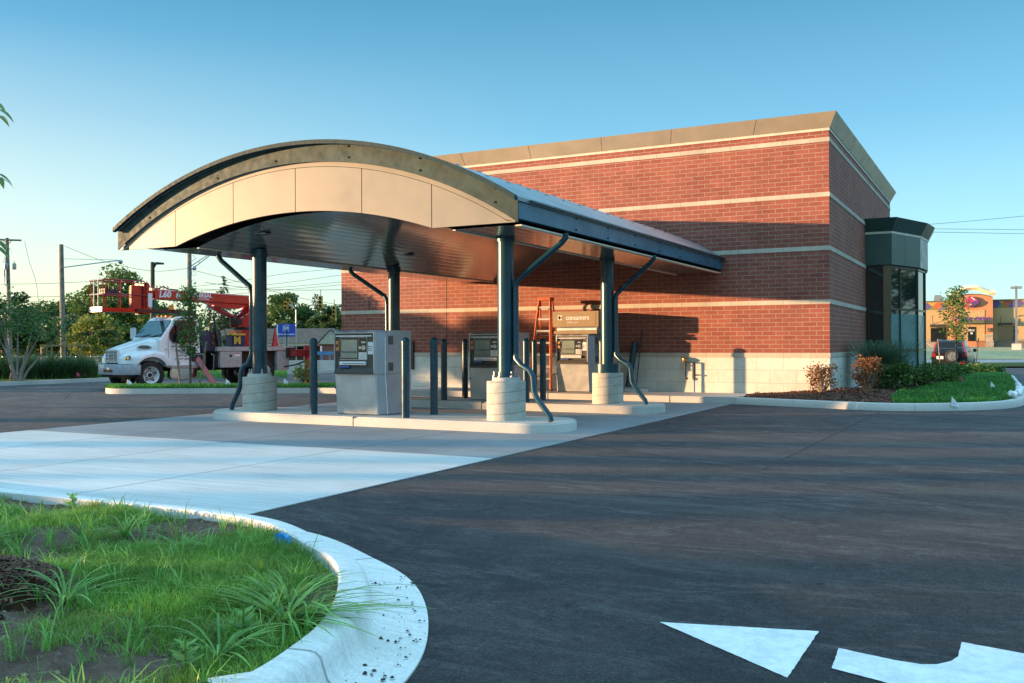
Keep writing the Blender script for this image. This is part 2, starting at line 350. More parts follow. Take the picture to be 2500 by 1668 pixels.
def text(name, s, size, mat, parent, mtx, bold=0, ext=.002, align='CENTER', sx=1, world=True, shear=0):
    cu = bpy.data.curves.new(name, 'FONT'); cu.body = s; cu.size = size; cu.extrude = ext; cu.offset = bold
    cu.align_x = align; cu.align_y = 'CENTER'; cu.resolution_u = 3; cu.shear = shear
    to = bpy.data.objects.new('tmp', cu); COL.objects.link(to)
    bpy.context.view_layer.update()
    me = bpy.data.meshes.new_from_object(to.evaluated_get(bpy.context.evaluated_depsgraph_get()))
    bpy.data.objects.remove(to); bpy.data.curves.remove(cu)
    me.transform(mtx @ Matrix.Diagonal((sx, 1, 1, 1)))
    me.materials.clear(); me.materials.append(M[mat] if isinstance(mat, str) else mat)
    o = bpy.data.objects.new(name, me); COL.objects.link(o)
    if parent is not None:
        o.parent = parent
        if world and parent.type == 'EMPTY': o.matrix_parent_inverse = Matrix.Translation(parent.location).inverted()
    return o
def face(o, u):
    """matrix with text x-axis u, text y-axis up, at point o"""
    x = Vector(u).normalized(); z = x.cross(Vector((0, 0, 1))); y = z.cross(x)
    return Matrix(((x.x, y.x, z.x, o[0]), (x.y, y.y, z.y, o[1]), (x.z, y.z, z.z, o[2]), (0, 0, 0, 1)))
FRONT = (1, 0, 0)
def npmesh(name, V, nper, faces, mat, parent=None, world=True):
    """many copies of one small face pattern; V is (N, nper, 3)"""
    N = len(V); me = bpy.data.meshes.new(name)
    me.vertices.add(N * nper); me.vertices.foreach_set('co', V.reshape(-1).astype(np.float32))
    loops = np.concatenate([np.concatenate([np.array(f) + 0 for f in faces])[None, :] + (np.arange(N) * nper)[:, None]]).reshape(-1)
    ls = [len(f) for f in faces]; me.loops.add(len(loops)); me.loops.foreach_set('vertex_index', loops.astype(np.int32))
    tot = np.tile(ls, N); st = np.concatenate([[0], np.cumsum(tot)[:-1]])
    me.polygons.add(len(tot)); me.polygons.foreach_set('loop_start', st.astype(np.int32)); me.polygons.foreach_set('loop_total', tot.astype(np.int32))
    me.update(calc_edges=True); me.validate()
    me.materials.append(M[mat] if isinstance(mat, str) else mat)
    o = bpy.data.objects.new(name, me); COL.objects.link(o)
    if parent is not None:
        o.parent = parent
        if world and parent.type == 'EMPTY': o.matrix_parent_inverse = Matrix.Translation(parent.location).inverted()
    return o
def leaves(name, C, size, mat, rng, parent=None, world=True, asp=.5, droop=0):
    N = len(C); d = rng.normal(size=(N, 3)); d[:, 2] = d[:, 2] * .6 - droop; d /= np.linalg.norm(d, axis=1)[:, None]
    e = rng.normal(size=(N, 3)); e -= (e * d).sum(1)[:, None] * d; e /= np.linalg.norm(e, axis=1)[:, None]
    s = (size * rng.uniform(.6, 1.3, N))[:, None]
    V = np.stack([C - d * s * .5, C + e * s * asp * .5, C + d * s * .5, C - e * s * asp * .5], 1)
    return npmesh(name, V, 4, [(0, 1, 2, 3)], mat, parent, world)
def blades(name, B, H, W, lean, mat, rng, parent=None, world=True, curl=.5):
    """grass blades: base points B (N,3), heights H, widths W"""
    N = len(B); q = rng.uniform(0, 2 * pi, N); a = np.stack([np.cos(q), np.sin(q), np.zeros(N)], 1)
    p = np.stack([-a[:, 1], a[:, 0], np.zeros(N)], 1); l = (rng.uniform(.1, 1, N) * lean * H)[:, None]
    Hc = H[:, None]; up = np.array([0, 0, 1.])
    m1 = B + a * l * .25 + up * Hc * .5; m2 = B + a * l * .8 + up * Hc * .88; t = B + a * l * (1 + curl) + up * Hc * (1 - .25 * curl)
    w_ = (W / 2)[:, None] * p
    V = np.stack([B - w_, B + w_, m1 - w_ * .9, m1 + w_ * .9, m2 - w_ * .6, m2 + w_ * .6, t], 1)
    return npmesh(name, V, 7, [(0, 1, 3, 2), (2, 3, 5, 4), (4, 5, 6)], mat, parent, world)
def inpoly(P, poly):
    x, y = P[:, 0], P[:, 1]; c = np.zeros(len(P), bool); n = len(poly); j = n - 1
    for i in range(n):
        xi, yi = poly[i]; xj, yj = poly[j]
        c ^= ((yi > y) != (yj > y)) & (x < (xj - xi) * (y - yi) / (yj - yi + 1e-12) + xi); j = i
    return c
def smooth_pts(pts, k=3, closed=False):
    """Catmull-Rom through the points"""
    P = [Vector((*p, 0)) if len(p) == 2 else Vector(p) for p in pts]; out = []; n = len(P)
    for i in range(n if closed else n - 1):
        a, b, c, d = (P[(i - 1) % n], P[i], P[(i + 1) % n], P[(i + 2) % n]) if closed else (P[max(i - 1, 0)], P[i], P[i + 1], P[min(i + 2, n - 1)])
        for j in range(k):
            t = j / k; out.append(.5 * ((2 * b) + (c - a) * t + (2 * a - 5 * b + 4 * c - d) * t * t + (3 * b - 3 * c + d - a) * t ** 3))
    if not closed: out.append(P[-1])
    return out
R_ = random.Random(7); NR = np.random.default_rng(11)
# ================================================================== the setting
def grid(name, xs, ys, fz, mat, keep=None, smooth=True):
    V = [(x, y, fz(x, y)) for y in ys for x in xs]; n = len(xs); Fc = []
    for j in range(len(ys) - 1):
        for i in range(n - 1):
            if keep is None or keep((xs[i] + xs[i + 1]) / 2, (ys[j] + ys[j + 1]) / 2): Fc.append((j * n + i, j * n + i + 1, (j + 1) * n + i + 1, (j + 1) * n + i))
    b = MB().add(V, Fc); o = b.build(name, mat, smooth=smooth, fix=False); return o
def land():
    b = MB(); rad = [0, 4, 8, 14, 20, 26, 30, 34, 40, 46, 52, 60, 70, 80, 90, 100, 130, 200, 400, 900, 2200]; n = 96; V = []; Fc = []
    for r in rad:
        for k in range(n):
            a = 2 * pi * k / n; x, y = r * cos(a), r * sin(a); V.append((x, y, gz(x, y) - .06))
    for i in range(len(rad) - 1):
        for k in range(n): Fc.append((i * n + k, (i + 1) * n + k, (i + 1) * n + (k + 1) % n, i * n + (k + 1) % n))
    return b.add(V, Fc).build('ground', 'drygrass', smooth=True, fix=False)
struct(land())
def lin(a, b, n): return [a + (b - a) * i / n for i in range(n + 1)]
def isasph(x, y):
    cx = x * cos(YAW) + y * sin(YAW); d = -x * sin(YAW) + y * cos(YAW)
    return not (d > 57 and cx > 0)
struct(grid('asphalt_pavement', lin(-34, 46, 80), lin(-14, 70, 84), lambda x, y: gz(x, y) - .006, 'asphalt', isasph))
XJ = [-13.7, -11.6, -9.5, -7.45, -5.3]
def slabs(ys, name, mat):
    b = MB(); g = .011
    for i in range(4):
        for j in range(len(ys) - 1): b.box(XJ[i] + g, XJ[i + 1] - g, ys[j] + g, ys[j + 1] - g, -.12, 0, 0)
    return struct(b.build(name, mat))
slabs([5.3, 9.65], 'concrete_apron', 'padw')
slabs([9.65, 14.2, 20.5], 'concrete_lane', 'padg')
# sidewalk along the wall with its kerb
b = MB()
for x0, x1 in zip(lin(-17.4, -5.2, 8)[:-1], lin(-17.4, -5.2, 8)[1:]): b.box(x0 + .004, x1 - .004, 20.5, 22.25, -.1, .14, .012)
struct(b.build('sidewalk', 'walk'))

def offs(path, w):
    """offset a flat polyline to its right-hand side by w"""
    out = []
    for i, p in enumerate(path):
        a = (p - path[i - 1]).normalized() if i else None; c = (path[i + 1] - p).normalized() if i < len(path) - 1 else None
        t = ((a or c) + (c or a)).normalized(); n = Vector((t.y, -t.x, 0)); k = 1 / max(.6, n.dot(Vector(((a or c).y, -(a or c).x, 0))))
        out.append(p + n * w * k)
    return out
def kerb(path, prof, name, mat, cuts=(), z=None, gap=.004):
    """sweep a profile [(offset to the right, height)] along a path, cut by joints"""
    b = MB(); rows = [[Vector((q.x, q.y, h + (z(q.x, q.y) if z else 0))) for q in offs(path, o)] for o, h in prof]; m = len(prof)
    edges = [0] + list(cuts) + [len(path) - 1]
    for s, e in zip(edges[:-1], edges[1:]):
        vs = []
        for k in range(s, e + 1):
            for r in rows:
                p = r[k].copy()
                if k == s and s > 0: p = p.lerp(r[k + 1], gap / max(.02, (r[k + 1] - r[k]).length))
                if k == e and e < len(path) - 1: p = p.lerp(r[k - 1], gap / max(.02, (r[k - 1] - r[k]).length))
                vs.append(p)
        c = e - s + 1; fs = [(i * m + j, i * m + (j + 1) % m, (i + 1) * m + (j + 1) % m, (i + 1) * m + j) for i in range(c - 1) for j in range(m)]
        fs += [tuple(range(m)), tuple((c - 1) * m + j for j in range(m))]
        b.add(vs, fs)
    return struct(b.build(name, mat, smooth=True))
# foreground bed: path runs from the left, round the nose, towards the camera; kerb lies on its left => negative offsets
FG = [(-20, 4.86), (-12, 4.87), (-7.28, 4.88), (-5.89, 4.92), (-5.1, 4.92), (-4.42, 4.81), (-3.73, 4.43), (-3.3, 4.14), (-2.95, 3.75), (-2.65, 3.27), (-2.5, 2.85), (-2.43, 2.45), (-2.4, 1.6), (-2.4, -6)]
fgp = smooth_pts(FG, 8)
PROF = [(0, -.1), (0, .142), (-.012, .152), (-.095, .15), (-.125, .145), (-.148, .125), (-.162, .08), (-.176, .04), (-.198, .018), (-.23, .011), (-.44, .004), (-.44, -.1)]
kerb(fgp, PROF, 'foreground_kerb', 'kerbg', cuts=(22, 48, 80), gap=.009)
fgpoly = [(p.x, p.y) for p in fgp] + [(-20, -6)]
def fgz(x, y):
    from mathutils import noise as N
    return .085 + .035 * N.noise((x * 1.3, y * 1.3, 0)) + .016 * N.noise((x * 6, y * 6, 3)) + .012 * N.noise((x * 17, y * 17, 5))
def bedmesh(name, poly, fz, mat, step):
    xs = [p[0] for p in poly]; ys = [p[1] for p in poly]
    bm = bmesh.new(); bm.faces.new([bm.verts.new((x, y, 0)) for x, y in poly])
    for ax, lo, hi in ((0, min(xs), max(xs)), (1, min(ys), max(ys))):
        c = lo + step
        while c < hi:
            bmesh.ops.bisect_plane(bm, geom=bm.verts[:] + bm.edges[:] + bm.faces[:], plane_co=(c, 0, 0) if ax == 0 else (0, c, 0), plane_no=(1, 0, 0) if ax == 0 else (0, 1, 0)); c += step
    for v in bm.verts: v.co.z = fz(v.co.x, v.co.y)
    bmesh.ops.recalc_face_normals(bm, faces=bm.faces)
    if sum(f.normal.z for f in bm.faces) < 0: bmesh.ops.reverse_faces(bm, faces=bm.faces)
    me = bpy.data.meshes.new(name); bm.to_mesh(me); bm.free(); me.materials.append(M[mat])
    me.polygons.foreach_set('use_smooth', [True] * len(me.polygons))
    o = bpy.data.objects.new(name, me); COL.objects.link(o); return struct(o)
near = [(p.x + .001, p.y) for p in fgp if p.x > -9] + [(-2.4, 1), (-9, 1)]
near = [p for p in near if p[1] >= 1]
bedmesh('bed_soil', near, fgz, 'soil', .045)
b = MB(); b.xy([(-20, 4.86), (-9, 4.87), (-9, 1), (-2.4, 1), (-2.4, -6), (-20, -6)], -.1, .085); struct(b.build('bed_soil', 'soil'))

# bed by the bank's corner: path from the sidewalk end round to the right and away; bed on its left
RB = [(-5.22, 20.5), (-4.3, 20.22), (-3.37, 19.93), (-2.6, 19.72), (-2.0, 19.68), (-1.45, 19.84), (-.9, 20.2), (-.40, 20.67), (0, 21.3), (.26, 22.14), (.4, 23.5), (.44, 27), (.35, 34), (.2, 42), (-.3, 48), (-1.2, 51), (-2.6, 52)]
rbp = smooth_pts(RB, 5)
KP = [(0, -.1), (0, .01), (-.02, .115), (-.035, .135), (-.06, .142), (-.17, .142), (-.17, -.1)]
kerb(rbp, KP, 'bed_kerb', 'conc', cuts=(7, 24, 44, 56, 66), z=lambda x, y: min(0, gz(x, y)))
inner = [(p.x, p.y) for p in offs(rbp, -.168)]
def rbz(x, y):
    from mathutils import noise as N
    m = math.exp(-(((x + 3.2) / 1.3) ** 2 + ((y - 22.6) / 1.6) ** 2))
    return .135 + .13 * m + .02 * N.noise((x * 3, y * 3, 1)) + .012 * N.noise((x * 11, y * 11, 1)) + min(0, gz(x, y))
edge = [(-1.88, 19.75), (-2.08, 20.7), (-2.12, 22.5), (-1.95, 26), (-1.55, 31.9), (-1.4, 36), (-1.6, 40), (-2.2, 52)]
edge = [(p.x, p.y) for p in smooth_pts(edge, 4)]
k = min(range(len(inner)), key=lambda i: (inner[i][0] + 1.88) ** 2 + (inner[i][1] - 19.85) ** 2)
mulchp = inner[:k + 1] + [e for e in edge if e[1] > inner[k][1] + .05] + [(-3.5, 52), (-3.5, 22.26), (-5.19, 22.26)]
bedmesh('mulch_bed', mulchp, rbz, 'mulch', .16)
lawnp = inner[k:] + [e for e in reversed(edge) if e[1] > inner[k][1] + .05]
bedmesh('lawn', lawnp, lambda x, y: rbz(x, y) + .005, 'turf', .4)
# planted island in the parking lot
def tocw(px, d): p = at(px, d); return (p.x, p.y)
mp = [tocw(835, 27.5), tocw(828, 26.4), tocw(800, 26.15), tocw(640, 26.15), tocw(467, 26.15), tocw(300, 26.15), tocw(277, 26.5), tocw(271, 27.4), tocw(280, 28.6), tocw(300, 29.0), tocw(480, 29.2), tocw(640, 29.2), tocw(800, 29.2), tocw(832, 28.8)]
mpp = smooth_pts(mp, 4, True)
kerb([Vector(p) for p in mpp] + [mpp[0]], [(0, -.1), (0, .01), (-.02, .12), (-.05, .145), (-.16, .145), (-.16, -.1)][::-1] if False else [(0, -.1), (0, .01), (.0, .12), (-.03, .145), (-.15, .145), (-.15, -.1)], 'island_kerb', 'conc', cuts=(16, 30), z=gz)
mi = [(p.x, p.y) for p in offs(mpp + [mpp[0]], -.148)[:-1]]
bedmesh('island_turf', mi, lambda x, y: gz(x, y) + .15, 'turf', .8)
# far kerb of the parking lot
kerb([Vector((-34, y, 0)) for y in lin(-10, 60, 35)], [(0, -.1), (0, .15), (-.16, .15), (-.3, .14), (-.3, -.1)], 'far_kerb', 'conc', cuts=(17, 18, 20, 22), z=gz)
# street beyond, on the left
def strip(name, x0, x1, y0, y1, mat, dz):
    return struct(grid(name, lin(x0, x1, max(2, int(abs(x1 - x0) / 3))), lin(y0, y1, max(2, int((y1 - y0) / 3))), lambda x, y: gz(x, y) + dz, mat))
strip('grass_verge', -44, -34.3, -6, 60, 'turf', .1)
strip('road', -62, -46, -20, 120, 'asphalt', -.03)
# side street lawn beyond the parked car, right
def farlawn(x, y):
    return gz(x, y) + .02
xs = lin(-4, 60, 32); ys = lin(58, 96, 19)
V = []; b = MB()
def rightgrid(name, d0, d1, c0, c1, n, m, mat, dz):
    V = []; Fc = []
    for j in range(m + 1):
        for i in range(n + 1):
            d = d0 + (d1 - d0) * j / m; t = c0 + (c1 - c0) * i / n; p = camp(t * d, d, 0); V.append((p.x, p.y, gz(p.x, p.y) + dz))
    for j in range(m):
        for i in range(n): Fc.append((j * (n + 1) + i, j * (n + 1) + i + 1, (j + 1) * (n + 1) + i + 1, (j + 1) * (n + 1) + i))
    return struct(MB().add(V, Fc).build(name, mat, smooth=True, fix=False))
rightgrid('roadside_grass', 56.5, 64, .3, .75, 10, 4, 'turf', .09)
rightgrid('gravel_shoulder', 64, 69, .3, .75, 10, 3, 'padg', .06)
rightgrid('dry_lawn', 69, 96, .3, .75, 10, 9, 'drylawn', .08)

# ================================================================== the bank
bank = thing('bank_building', 'red brick bank with pale stone bands, sloped tan coping and glazed side bay', 'building', (-10.4, 28.6, 0))
X0, X1, Y0, Y1 = -17.34, -3.53, 22.26, 35.0
b = MB(); b.box(X0, X1, Y0, Y1, .99, 6.5); b.build('brick_wall', 'brick', bank)
b = MB(); b.box(X0, X1, Y0, Y1, -.4, .99); b.build('block_base', 'block', bank)
def band(z0, z1, pr, name='stone_band'):
    b = MB(); b.box(X0 - pr, X1 + pr, Y0 - pr, Y0 - .0005, z0, z1); b.box(X1 + .0005, X1 + pr, Y0 - .0005, Y1 + pr, z0, z1); b.box(X0 - pr, X0 - .0005, Y0 - .0005, Y1 + pr, z0, z1)
    return b.build(name, 'stone', bank)
for z in (6.0, 4.753, 3.534, 2.314): band(z - .1, z, .014)
band(.995, 1.0935, .016, 'stone_sill')
def ring(off, z): return [(X0 - off, Y1 + off, z), (X0 - off, Y0 - off, z), (X1 + off, Y0 - off, z), (X1 + off, Y1 + off, z)]
b = MB(); lo = ring(.016, 6.15); hi = ring(.016, 6.215); lo2 = ring(.001, 6.15); hi2 = ring(.001, 6.215)
for i in range(3): b.quad(lo[i], lo[i + 1], hi[i + 1], hi[i]); b.quad(lo2[i], lo2[i + 1], lo[i + 1], lo[i]); b.quad(hi[i], hi[i + 1], hi2[i + 1], hi2[i])
b.build('coping_trim', 'trim', bank)
def lerp3(a, c, t): return tuple(a[i] + (c[i] - a[i]) * t for i in range(3))
b = MB(); lo = ring(.03, 6.212); hi = ring(.19, 6.535); top = ring(-.3, 6.55); bk = ring(.004, 6.212)
for i, cuts in ((0, [0, .35, .7, 1]), (1, [0, .155, .31, .455, .6, .73, .875, 1]), (2, [0, .25, .5, .75, 1])):
    for s, e in zip(cuts[:-1], cuts[1:]):
        g = .0004; s2, e2 = (s + g if s else s), (e - g if e < 1 else e)
        b.quad(lerp3(lo[i], lo[i + 1], s2), lerp3(lo[i], lo[i + 1], e2), lerp3(hi[i], hi[i + 1], e2), lerp3(hi[i], hi[i + 1], s2))
        b.quad(lerp3(hi[i], hi[i + 1], s2), lerp3(hi[i], hi[i + 1], e2), lerp3(top[i], top[i + 1], e2), lerp3(top[i], top[i + 1], s2))
    b.quad(bk[i], bk[i + 1], lo[i + 1], lo[i])
b.quad(*top)
b.quad(ring(.19, 6.535)[3], ring(.03, 6.212)[3], ring(.004, 6.212)[3], (X1, Y1, 6.5))
b.build('coping', 'cornice', bank)
b = MB(); b.box(-13.72, -13.70, Y0 - .003, Y0 - .0003, 1.1, 6.1); b.build('control_joint', 'joint', bank)
b = MB(); b.box(-16.35, -16.32, Y0 - .012, Y0 - .0005, 2.33, 2.62); b.build('wall_slot', 'blackp', bank)
b = MB(); b.box(-14.86, -14.78, Y0 - .06, Y0 - .0005, .62, 1.42); b.build('wall_conduit', 'blackp', bank)
# back-flow valve piping low on the wall
b = MB(); y = Y0 - .09
b.tube([(-6.88, y, .49), (-6.88, y, .9)], .02); b.tube([(-6.88, y, .49), (-6.84, y, .465), (-6.82, y, .49)], .022)
b.tube([(-6.88, y, .87), (-6.66, y, .86), (-6.66, y, .5), (-6.66, y, .42)], .018); b.tube([(-6.66, y, .56), (-6.58, y, .56), (-6.58, Y0, .56)], .014); b.tube([(-6.88, y, .8), (-6.88, Y0, .8)], .015)
wp = b.build('water_pipe', M['black'], bank, smooth=True)
b = MB(); b.lathe([(0, -.05), (.05, -.05), (.06, -.02), (.06, .03), (.03, .06), (0, .06)], (-6.9, y, .93), 14); b.lathe([(0, -.05), (.035, -.05), (.035, .06), (0, .06)], (-6.9, y - .02, .93), 12, 'X')
M['brass'] = mk('brass', (.5, .33, .12), .35, .9, .15); b.build('valve', 'brass', wp, smooth=True)
M['bluetape'] = mk('blue_wrap', (.03, .12, .45), .5); b = MB(); b.tube([(-6.66, y, .42), (-6.66, y, .1)], .02); b.build('pipe_sleeve', 'bluetape', wp, smooth=True)
# bay window on the right side
BAY = [(-3.53, 28.455), (-2.826, 28.455), (-2.216, 30.236), (-2.1, 31.53), (-2.216, 32.82), (-2.826, 34.6), (-3.53, 34.6)]
bp = [Vector((*p, 0)) for p in BAY]
def bring(o): return [(p.x, p.y) for p in offs(bp, o)]
def wallring(b, pa, za, pb, zb):
    for i in range(len(pa) - 1): b.quad((*pa[i], za), (*pa[i + 1], za), (*pb[i + 1], zb), (*pb[i], zb))
b = MB(); o0 = bring(0); i0 = bring(-.14); wallring(b, o0, 3.523, o0, 4.4); wallring(b, i0, 3.523, o0, 3.523); b.build('bay_fascia', 'teal', bank)
b = MB(); m = lambda t: (-2.826 + (.61) * t + .002, 28.455 + 1.781 * t)
a, c = m(.447), m(.453); b.quad((*a, 3.53), (*c, 3.53), (*c, 4.39), (*a, 4.39)); b.build('fascia_joint', 'joint', bank)
b = MB(); t0 = bring(.012); wallring(b, o0, 4.4, t0, 4.4); wallring(b, t0, 4.4, t0, 4.465); wallring(b, t0, 4.465, o0, 4.47); b.build('bay_trim', 'trim', bank)
b = MB(); t1 = bring(.02); t2 = bring(.2); wallring(b, t1, 4.466, t2, 4.83); b.add([(*p, 4.83) for p in t2], [tuple(range(7))]); wallring(b, o0, 4.465, t1, 4.466); b.build('bay_coping', 'teal', bank)
gl = bring(-.1)
b = MB(); wallring(b, gl, .25, gl, 3.523); b.build('bay_glass', 'glass', bank)
b = MB(); wallring(b, bring(-.02), -.1, bring(-.02), .3); wallring(b, bring(-.02), .3, bring(-.1), .3); b.build('bay_base', 'stone', bank)
def pline(a, c, t): return (a[0] + (c[0] - a[0]) * t, a[1] + (c[1] - a[1]) * t)
b = MB(); g2 = [Vector((*p, 0)) for p in gl]
def post(p, w=.06): b.box(p[0] - w / 2, p[0] + w / 2, p[1] - w / 2, p[1] + w / 2, .3, 3.52)
for p in gl[1:-1]: post(p, .075)
post(pline(gl[1], gl[2], .36)); post(pline(gl[4], gl[5], .64)); post((gl[0][0] + .04, gl[0][1]), .08)
for z in (3.47, 2.27, 1.09, .33):
    for a, c in zip(gl[:-1], gl[1:]):
        d = (Vector(c) - Vector(a)).normalized(); n = Vector((d.y, -d.x)) * .03; l = [Vector(a) + d * .04 + n, Vector(c) - d * .04 + n, Vector(c) - d * .04 - n * .5, Vector(a) + d * .04 - n * .5]
        b.xy([(p.x, p.y) for p in l], z - .03, z + .03)
b.build('bay_mullion', 'mullion', bank)
M['tealpane'] = mk('teal_pane', (.04, .17, .18), .3, 0, .12, 1.2, spec=.35)  # even teal for the middle and lower bay panes
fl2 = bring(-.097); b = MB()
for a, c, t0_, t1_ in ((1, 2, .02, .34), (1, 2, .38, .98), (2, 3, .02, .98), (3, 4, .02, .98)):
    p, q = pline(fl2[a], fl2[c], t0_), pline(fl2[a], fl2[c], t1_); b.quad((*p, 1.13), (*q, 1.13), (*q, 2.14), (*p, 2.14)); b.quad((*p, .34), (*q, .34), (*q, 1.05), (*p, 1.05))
b.build('lower_pane', 'tealpane', bank)
b = MB(); b.box(-3.06, -2.87, 28.49, 28.6, .3, 3.5); b.build('bay_pier', 'bronze', bank)

# ================================================================== the canopy
can = thing('drive_through_canopy', 'arched canopy with tan fascia panels on four dark blue posts before the brick wall', 'canopy', (-9.9, 16.9, 0))
CX, RO, CZ = -10.0, 7.703, 4.52 - 7.703
def arc(r, xa, xb, n=40): return [(x, CZ + sqrt(r * r - (x - CX) ** 2)) for x in lin(xa, xb, n)]
YF = 11.6
def arcband(ra, rb, xa, xb, y0, y1, name, mat, n=44):
    a = arc(ra, xa, xb, n); c = arc(rb, xa, xb, n); b = MB()
    for i in range(n):
        p = [a[i], a[i + 1], c[i + 1], c[i]]; b.xz(p, y0, y1)
    bmv = b.build(name, mat, can, smooth=True)
    bm = bmesh.new(); bm.from_mesh(bmv.data); bmesh.ops.remove_doubles(bm, verts=bm.verts, dist=1e-4)
    seen = {}
    for f in bm.faces: seen.setdefault(tuple(sorted(v.index for v in f.verts)), []).append(f)
    bmesh.ops.delete(bm, geom=[f for l in seen.values() if len(l) > 1 for f in l], context='FACES')
    bmesh.ops.recalc_face_normals(bm, faces=bm.faces); bm.to_mesh(bmv.data); bm.free(); return bmv
# steel arch on the front: web and lower flange
web = arcband(RO - .045, RO - .31, -14.0, -5.98, YF, YF + .02, 'arch_beam', 'beam')
arcband(RO - .292, RO - .31, -13.6, -6.1, YF + .0205, YF + .12, 'arch_flange', 'bluehi')
for i, x in enumerate((-13.2, -11.6, -10.35, -8.9, -7.6, -6.35)):
    for dr in (.07, .24):
        r = RO - dr; z = CZ + sqrt(r * r - (x - CX) ** 2); b = MB(); b.lathe([(0, -.014), (.016, -.014), (.016, 0), (0, 0)], (x, YF - .001, z), 8, 'Y'); b.build('beam_bolt', 'joint', web)
# tan infill panels, recessed below the arch
def low(x):
    if x < -12.64 or x > -7.43: return 3.035
    r = 8.45; return 3.035 + sqrt(max(0, r * r - (x + 10.03) ** 2)) - sqrt(r * r - 2.605 ** 2)
def up(x, r): return CZ + sqrt(r * r - (x - CX) ** 2)
XS = [-14.0, -12.64, -11.31, -9.99, -8.69, -7.43, -6.05]
for xa, xb in zip(XS[:-1], XS[1:]):
    g = .007; b = MB(); n = 10; xs = lin(xa + (g if xa > -14 else 0), xb - (g if xb < -6.05 else 0), n)
    r = RO - .385
    if xa == -14.0: xs = lin(-13.78, xb - g, n)
    for i in range(n):
        p = [(xs[i], low(xs[i])), (xs[i + 1], low(xs[i + 1])), (xs[i + 1], max(low(xs[i + 1]) + .003, up(xs[i + 1], r))), (xs[i], max(low(xs[i]) + .003, up(xs[i], r)))]
        b.xz(p, YF + .06, YF + .1)
    b.build('fascia_panel', 'tan', can)
b = MB(); n = 50; xs = lin(-14.0, -6.05, n)
for i in range(n):
    lo_ = [max(3.035, up(x, RO - .378)) for x in xs[i:i + 2]]; hi_ = [max(3.04, up(x, RO - .3)) for x in xs[i:i + 2]]
    b.xz([(xs[i], lo_[0]), (xs[i + 1], lo_[1]), (xs[i + 1], hi_[1]), (xs[i], hi_[0])], YF + .055, YF + .1)
b.build('fascia_trim', 'tan', can)
b = MB()
for i in range(n):
    b.xz([(xs[i], low(xs[i]) + .004), (xs[i + 1], low(xs[i + 1]) + .004), (xs[i + 1], up(xs[i + 1], RO - .3)), (xs[i], up(xs[i], RO - .3))], YF + .105, YF + .13)
b.build('fascia_backing', 'joint', can)
# roof shell and its front edge
M['roofm'] = None
def roofmat():
    m, nt, b = newmat('grey_roof_metal')
    tc = _n(nt, 'ShaderNodeTexCoord'); sp = _n(nt, 'ShaderNodeSeparateXYZ'); nt.links.new(tc.outputs['Object'], sp.inputs[0])
    cb = _n(nt, 'ShaderNodeCombineXYZ'); nt.links.new(sp.outputs[1], cb.inputs[0]); nt.links.new(sp.outputs[0], cb.inputs[1])
    t = _n(nt, 'ShaderNodeTexBrick', offset=.5); 
    for k, v in (('Color1', (.2, .24, .26, 1)), ('Color2', (.27, .31, .33, 1)), ('Mortar', (.05, .06, .07, 1)), ('Scale', 1), ('Mortar Size', .008), ('Brick Width', 1.2), ('Row Height', .3)): t.inputs[k].default_value = v
    nt.links.new(cb.outputs[0], t.inputs['Vector']); nt.links.new(mixc(nt, 1, t.outputs[0], ramp(nt, noise(nt, 2, 4), ((.3, (.8,) * 3), (.7, (1.15,) * 3))), 'MULTIPLY'), b.inputs['Base Color'])
    b.inputs['Roughness'].default_value = .4; b.inputs['Metallic'].default_value = .4; bump(nt, b, t.outputs[1], -.4, .01); return m
M['roofm'] = roofmat()
roof_ = arcband(RO, RO - .044, -13.98, -5.95, YF - .05, 22.25, 'roof', 'roofm')
arcband(RO + .008, RO - .055, -13.99, -5.97, YF - .12, YF - .0505, 'roof_edge', 'rim')
def clip_row(x):
    z = CZ + sqrt(RO ** 2 - (x - CX) ** 2)
    for y in lin(12.1, 21.6, 14): b = MB(); b.box(x - .015, x + .015, y - .04, y + .04, z - .01, z + .016); b.build('snow_clip', 'galv', roof_)
for x in (-7.25, -6.75, -13.1): clip_row(x)
b = MB(); b.box(-5.985, -5.9, YF + .3, 22.24, 3.335, 3.36); b.build('eave_edge', 'blue', can)
# side beams
for sx, name in ((1, 'side_beam'), (-1, 'side_beam')):
    x = -5.98 if sx > 0 else -14.0; b = MB()
    if sx > 0: b.box(x - .02, x, YF + .021, 22.24, 3.08, 3.345); b.box(x - .1, x - .021, YF + .14, 22.24, 3.08, 3.095)
    else: b.box(x, x + .02, YF + .14, 22.24, 3.13, 3.40)
    sb = b.build(name, 'bluehi', can)
    if sx > 0:
        for y in lin(13.6, 21.6, 6):
            for z in (3.125, 3.3): b = MB(); b.lathe([(0, 0), (.016, 0), (.016, .012), (0, .012)], (x + .0005, y, z), 8, 'X'); b.build('beam_bolt', 'joint', sb)
